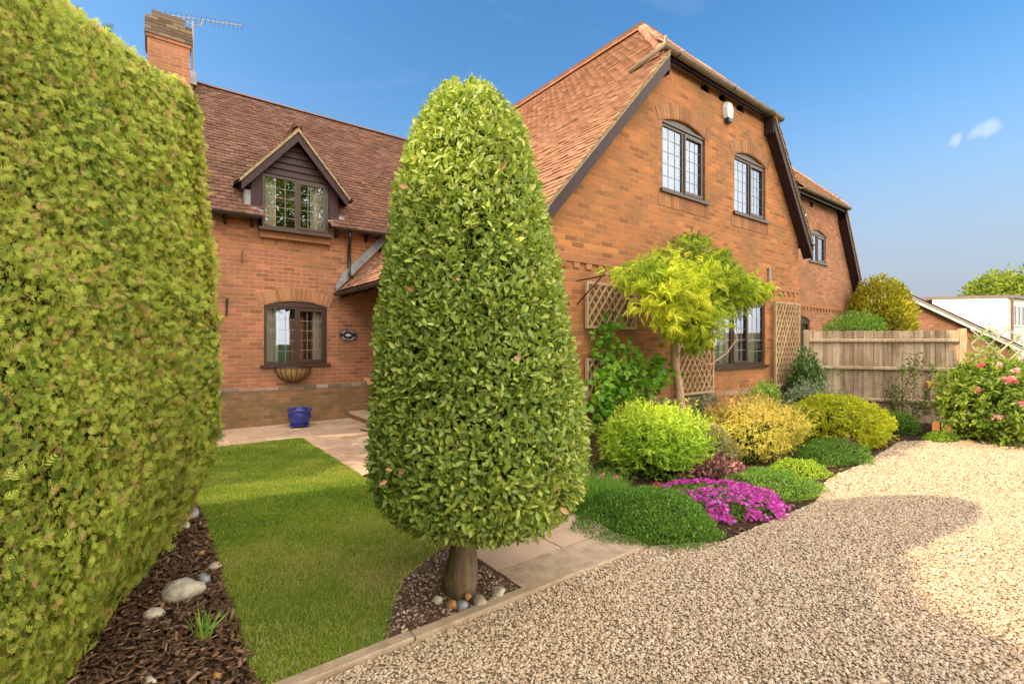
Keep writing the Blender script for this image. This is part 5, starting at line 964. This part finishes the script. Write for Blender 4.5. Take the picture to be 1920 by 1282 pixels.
# ================================================================== BEYOND
def cw(l, d): return (.7976*l+.6032*d, -.6032*l+.7976*d)
def tree(label, x, y, H, R, n, mat, size=(.12, .25), trunkh=.35, seed=0, group=None, name='leafy_tree', zr_=.6):
    o = thing(name, label, 'tree', (x, y, 0), group); m = MB(); m.tube([(x, y, -.1), (x+.1, y, H*trunkh), (x, y+.1, H*.75)], [R*.09, R*.06, R*.02], 8)
    rnd = random.Random(seed); cl = []
    for k in range(9): a = rnd.uniform(0, 6.28); e = rnd.uniform(.3, .75); c = (x+R*e*math.cos(a), y+R*e*math.sin(a), H*(trunkh+.08)+(H*(1-trunkh)-R*.35)*rnd.random()); cl.append(c); m.tube([(x, y, H*trunkh*.8), tuple((Vector((x, y, H*trunkh))+Vector(c))/2), c], [R*.04, R*.025, R*.01], 5)
    m.build('trunk', BARK, o); cl.append((x, y, H*.72)); Ps = []; Ds = []
    for c in cl: P, D, q = blob(c, (R*.55, R*.55, R*.5*zr_/.6), n//10, (.35, 1.05), .25, seed+int(c[0]), low=-1, zmin=.1); Ps.append(P); Ds.append(D)
    P = np.concatenate(Ps); D = np.concatenate(Ds); k = len(P); scatter('crown', SM, P, D+rvec(k, .6), D+rvec(k, .6)+np.array([0, 0, .5]), RNG.uniform(size[0], size[1], k), np.clip(.45+.2*wob(P, 2, seed)+RNG.normal(size=k)*.2, 0, 1), mat, o); return o
M_FAR = leafm('far_leaf', [(0.096, 0.144, 0.018), (0.192, 0.264, 0.03), (0.336, 0.396, 0.048), (0.48, 0.504, 0.084)], .35, .6, .2, (1, .2))
M_GLD = leafm('golden_conifer_leaf', [(0.169, 0.186, 0.02), (0.405, 0.371, 0.034), (0.641, 0.574, 0.05), (0.844, 0.743, 0.084)], .3, .6, .2, (2, .2))
x, y = cw(11.65, 15.2); bush('golden_conifer', 'broad golden conifer behind the fence beside the neighbouring brick house', 'conifer', (x, y, 1.9), (.84, .84, 1.55), 14000, SMN, (.08, .16), M_GLD, .6, .5, .4, (.7, 1.05), .12, 81, stems=4)
x, y = cw(8.95, 12.6); bush('green_shrub', 'bright green shrub showing above the fence beside the far wing', 'shrub', (x, y, 1.45), (.85, .8, .85), 6000, SMN, (.05, .10), M_GRN, .6, .4, .45, (.7, 1.05), .15, 83, tb=.6)
x, y = cw(41.5, 40); tree('round light green tree beyond the flat-roofed extension, left of two', x, y, 7.3, 3.0, 7000, M_FAR, (.25, .5), seed=2, group='trees beyond the neighbouring house')
x, y = cw(46, 42); tree('light green tree at the right edge beyond the extension, right of two', x, y, 7.9, 3.4, 7000, M_FAR, (.25, .5), seed=5, group='trees beyond the neighbouring house')
# neighbouring house
nh = thing('neighbour_house', 'neighbouring house with brick gable, white bargeboard and pale box extension', 'house', (*cw(19, 22), 0))
def np3(l, d, z): return (*cw(l, d), z)
D0 = 22.; k_ = D0/900
A = np3(709*k_, D0, 1.55+100*k_); B = np3(950*k_, D0, 1.55-12*k_); C0 = np3(950*k_, D0, -.1); D_ = np3(630*k_, D0, -.1); E_ = np3(630*k_, D0, 1.55+62*k_)
m = MB(); m.add([D_, C0, B, A, E_], [(0,1,2,3,4)]); 
me = m.build('wall', BRL, nh); uv = me.data.uv_layers.new(name='UVMap')
for p in me.data.polygons:
    for li in p.loop_indices: c = me.data.vertices[me.data.loops[li].vertex_index].co; uv.data[li].uv = (.7976*c.x-.6032*c.y, c.z)
fw = Vector((.6032, .7976, 0)); m = MB(); A_, B_ = Vector(A)-fw*.25, Vector(B)-fw*.25; m.prism([A_+Vector((0,0,.06)), B_+Vector((0,0,.06)), B_+Vector((0,0,-.17)), A_+Vector((0,0,-.17))], fw*.04); E2 = Vector(E_)-fw*.25; m.prism([A_+Vector((0,0,.06)), A_+Vector((0,0,-.17)), E2+Vector((0,0,-.17)), E2+Vector((0,0,.06))], fw*.04); m.build('bargeboard', WHITE, nh)
dr = Vector((*cw(.55, 1.), 0)).normalized(); rd = dr*9; up_ = Vector((0,0,.085)); A2, B2, E3 = Vector(A)+up_-fw*.3, Vector(B)+up_-fw*.3, Vector(E_)+up_-fw*.3
m = MB(); m.add([A2, B2, B2+rd, A2+rd, E3, E3+rd], [(0,1,2,3), (4,0,3,5)]); m.add([v-Vector((0,0,.09)) for v in (A2, B2, B2+rd, A2+rd)], [(0,1,2,3)]); m.build('roof_deck', TILD, nh)
sv = (A2-B2); tiles('roof', tuple(B2), tuple(dr), tuple(sv), [(0, 0), (9, 0), (9, sv.length), (0, sv.length)], TILE, nh, .12, .3)
WR = plain('white_render', (.78, .73, .70), .85, .05, .2, 4)
q = lambda x_, y_, d_: np3((x_-960)*d_/900, d_, 1.55+(643-y_)*d_/900)
d1, d2 = 23.0, 22.0
m = MB(); W0 = Vector(q(1748, 562, d1)); W1_ = Vector(q(1890, 556, d2)); W2_ = Vector(q(1975, 560, 25.)); zt = W0.z; lo_ = .4
for a, b in ((W0, W1_), (W1_, W2_)): m.add([(a.x, a.y, lo_), (b.x, b.y, lo_), (b.x, b.y, zt), (a.x, a.y, zt)], [(0,1,2,3)])
m.build('extension_wall', WR, nh)
m = MB(); bk = fw*5; T = [W0, W1_+Vector((.1, -.2, 0)), W2_, W2_+bk, W0+bk]; n = 5; m.prism([(p.x, p.y, zt+.01) for p in T], (0, 0, .14)); m.build('flat_roof', plain('grey_roof_edge', (.22, .19, .17), .7, .2), nh)
dW = (W2_-W1_); dW.z = 0; Lw = dW.length; dW.normalize(); nW = Vector((dW.y, -dW.x, 0)); nW = nW if nW.dot(Vector(cw(0, -1)+(0,))) > 0 else -nW
m = MB(); a = W1_+dW*.35; b = W1_+dW*1.9; z0, z1 = zt-1.3, zt-.3
def wb(p, q_, za, zb, o0, o1): m.prism([p+nW*o0+Vector((0,0,za-p.z)), q_+nW*o0+Vector((0,0,za-q_.z)), q_+nW*o0+Vector((0,0,zb-q_.z)), p+nW*o0+Vector((0,0,zb-p.z))], nW*(o1-o0))
wb(a, b, z1-.07, z1, .005, .05); wb(a, b, z0, z0+.07, .005, .05)
for t in (0, .5, 1.02, 1.5): wb(a+dW*t, a+dW*(t+.06), z0+.07, z1-.07, .005, .05)
wf = m.build('window', WHITE, nh); m = MB(); wb(a+dW*.03, b-dW*.03, z0+.03, z1-.03, .006, .02); m.build('pane', plain('bluish_glass', (.25, .28, .33), .08, .1, .6), wf)
m = MB(); p = W1_-dW*.02; m.tube([(p.x-.12, p.y-.15, zt), (p.x-.12, p.y-.15, .5)], .05, 8); m.build('downpipe', plain('brown_pipe', (.18, .10, .07), .5), nh)
p = A2.lerp(A2+rd, .45)+(B2-A2)*.13; MB().tube([p-Vector((0,0,.2)), p+Vector((0,0,.32))], .13, 10).build('roof_vent', plain('pale_clay', (.6, .52, .42), .8), nh)

# trees and hedges behind and left of the camera: they give the shade and the window reflections
hx = [(-9, -16, 7.5, 3.4), (-2, -20, 8.5, 3.6), (5.5, -10.5, 12.5, 4.0), (14, -20, 9, 3.8), (31, -13, 10.5, 3.6)]
for i, (x, y, h, r) in enumerate(hx): tree(['broad garden tree across the drive, leftmost of the row', 'tall garden tree across the drive, second of the row', 'tall spreading tree nearest across the drive, middle of the row', 'rounded garden tree across the drive, fourth of the row', 'tall tree across the drive, rightmost of the row'][i], x, y, h, r, 6000, M_FAR, (.3, .55), seed=20+i, group='trees across the drive')
bush('garden_shrub', 'large shrub beyond the far end of the hedge that shades the top of the lawn', 'shrub', (-1.35, 7.95, 1.2), (1.2, 1.35, 1.45), 5000, SM, (.08, .14), M_GRN, seed=91)
tree('tall tree behind the hedge that dapples the left roof', -8.5, 13.4, 10.2, 2.3, 5000, M_FAR, (.16, .3), seed=40)
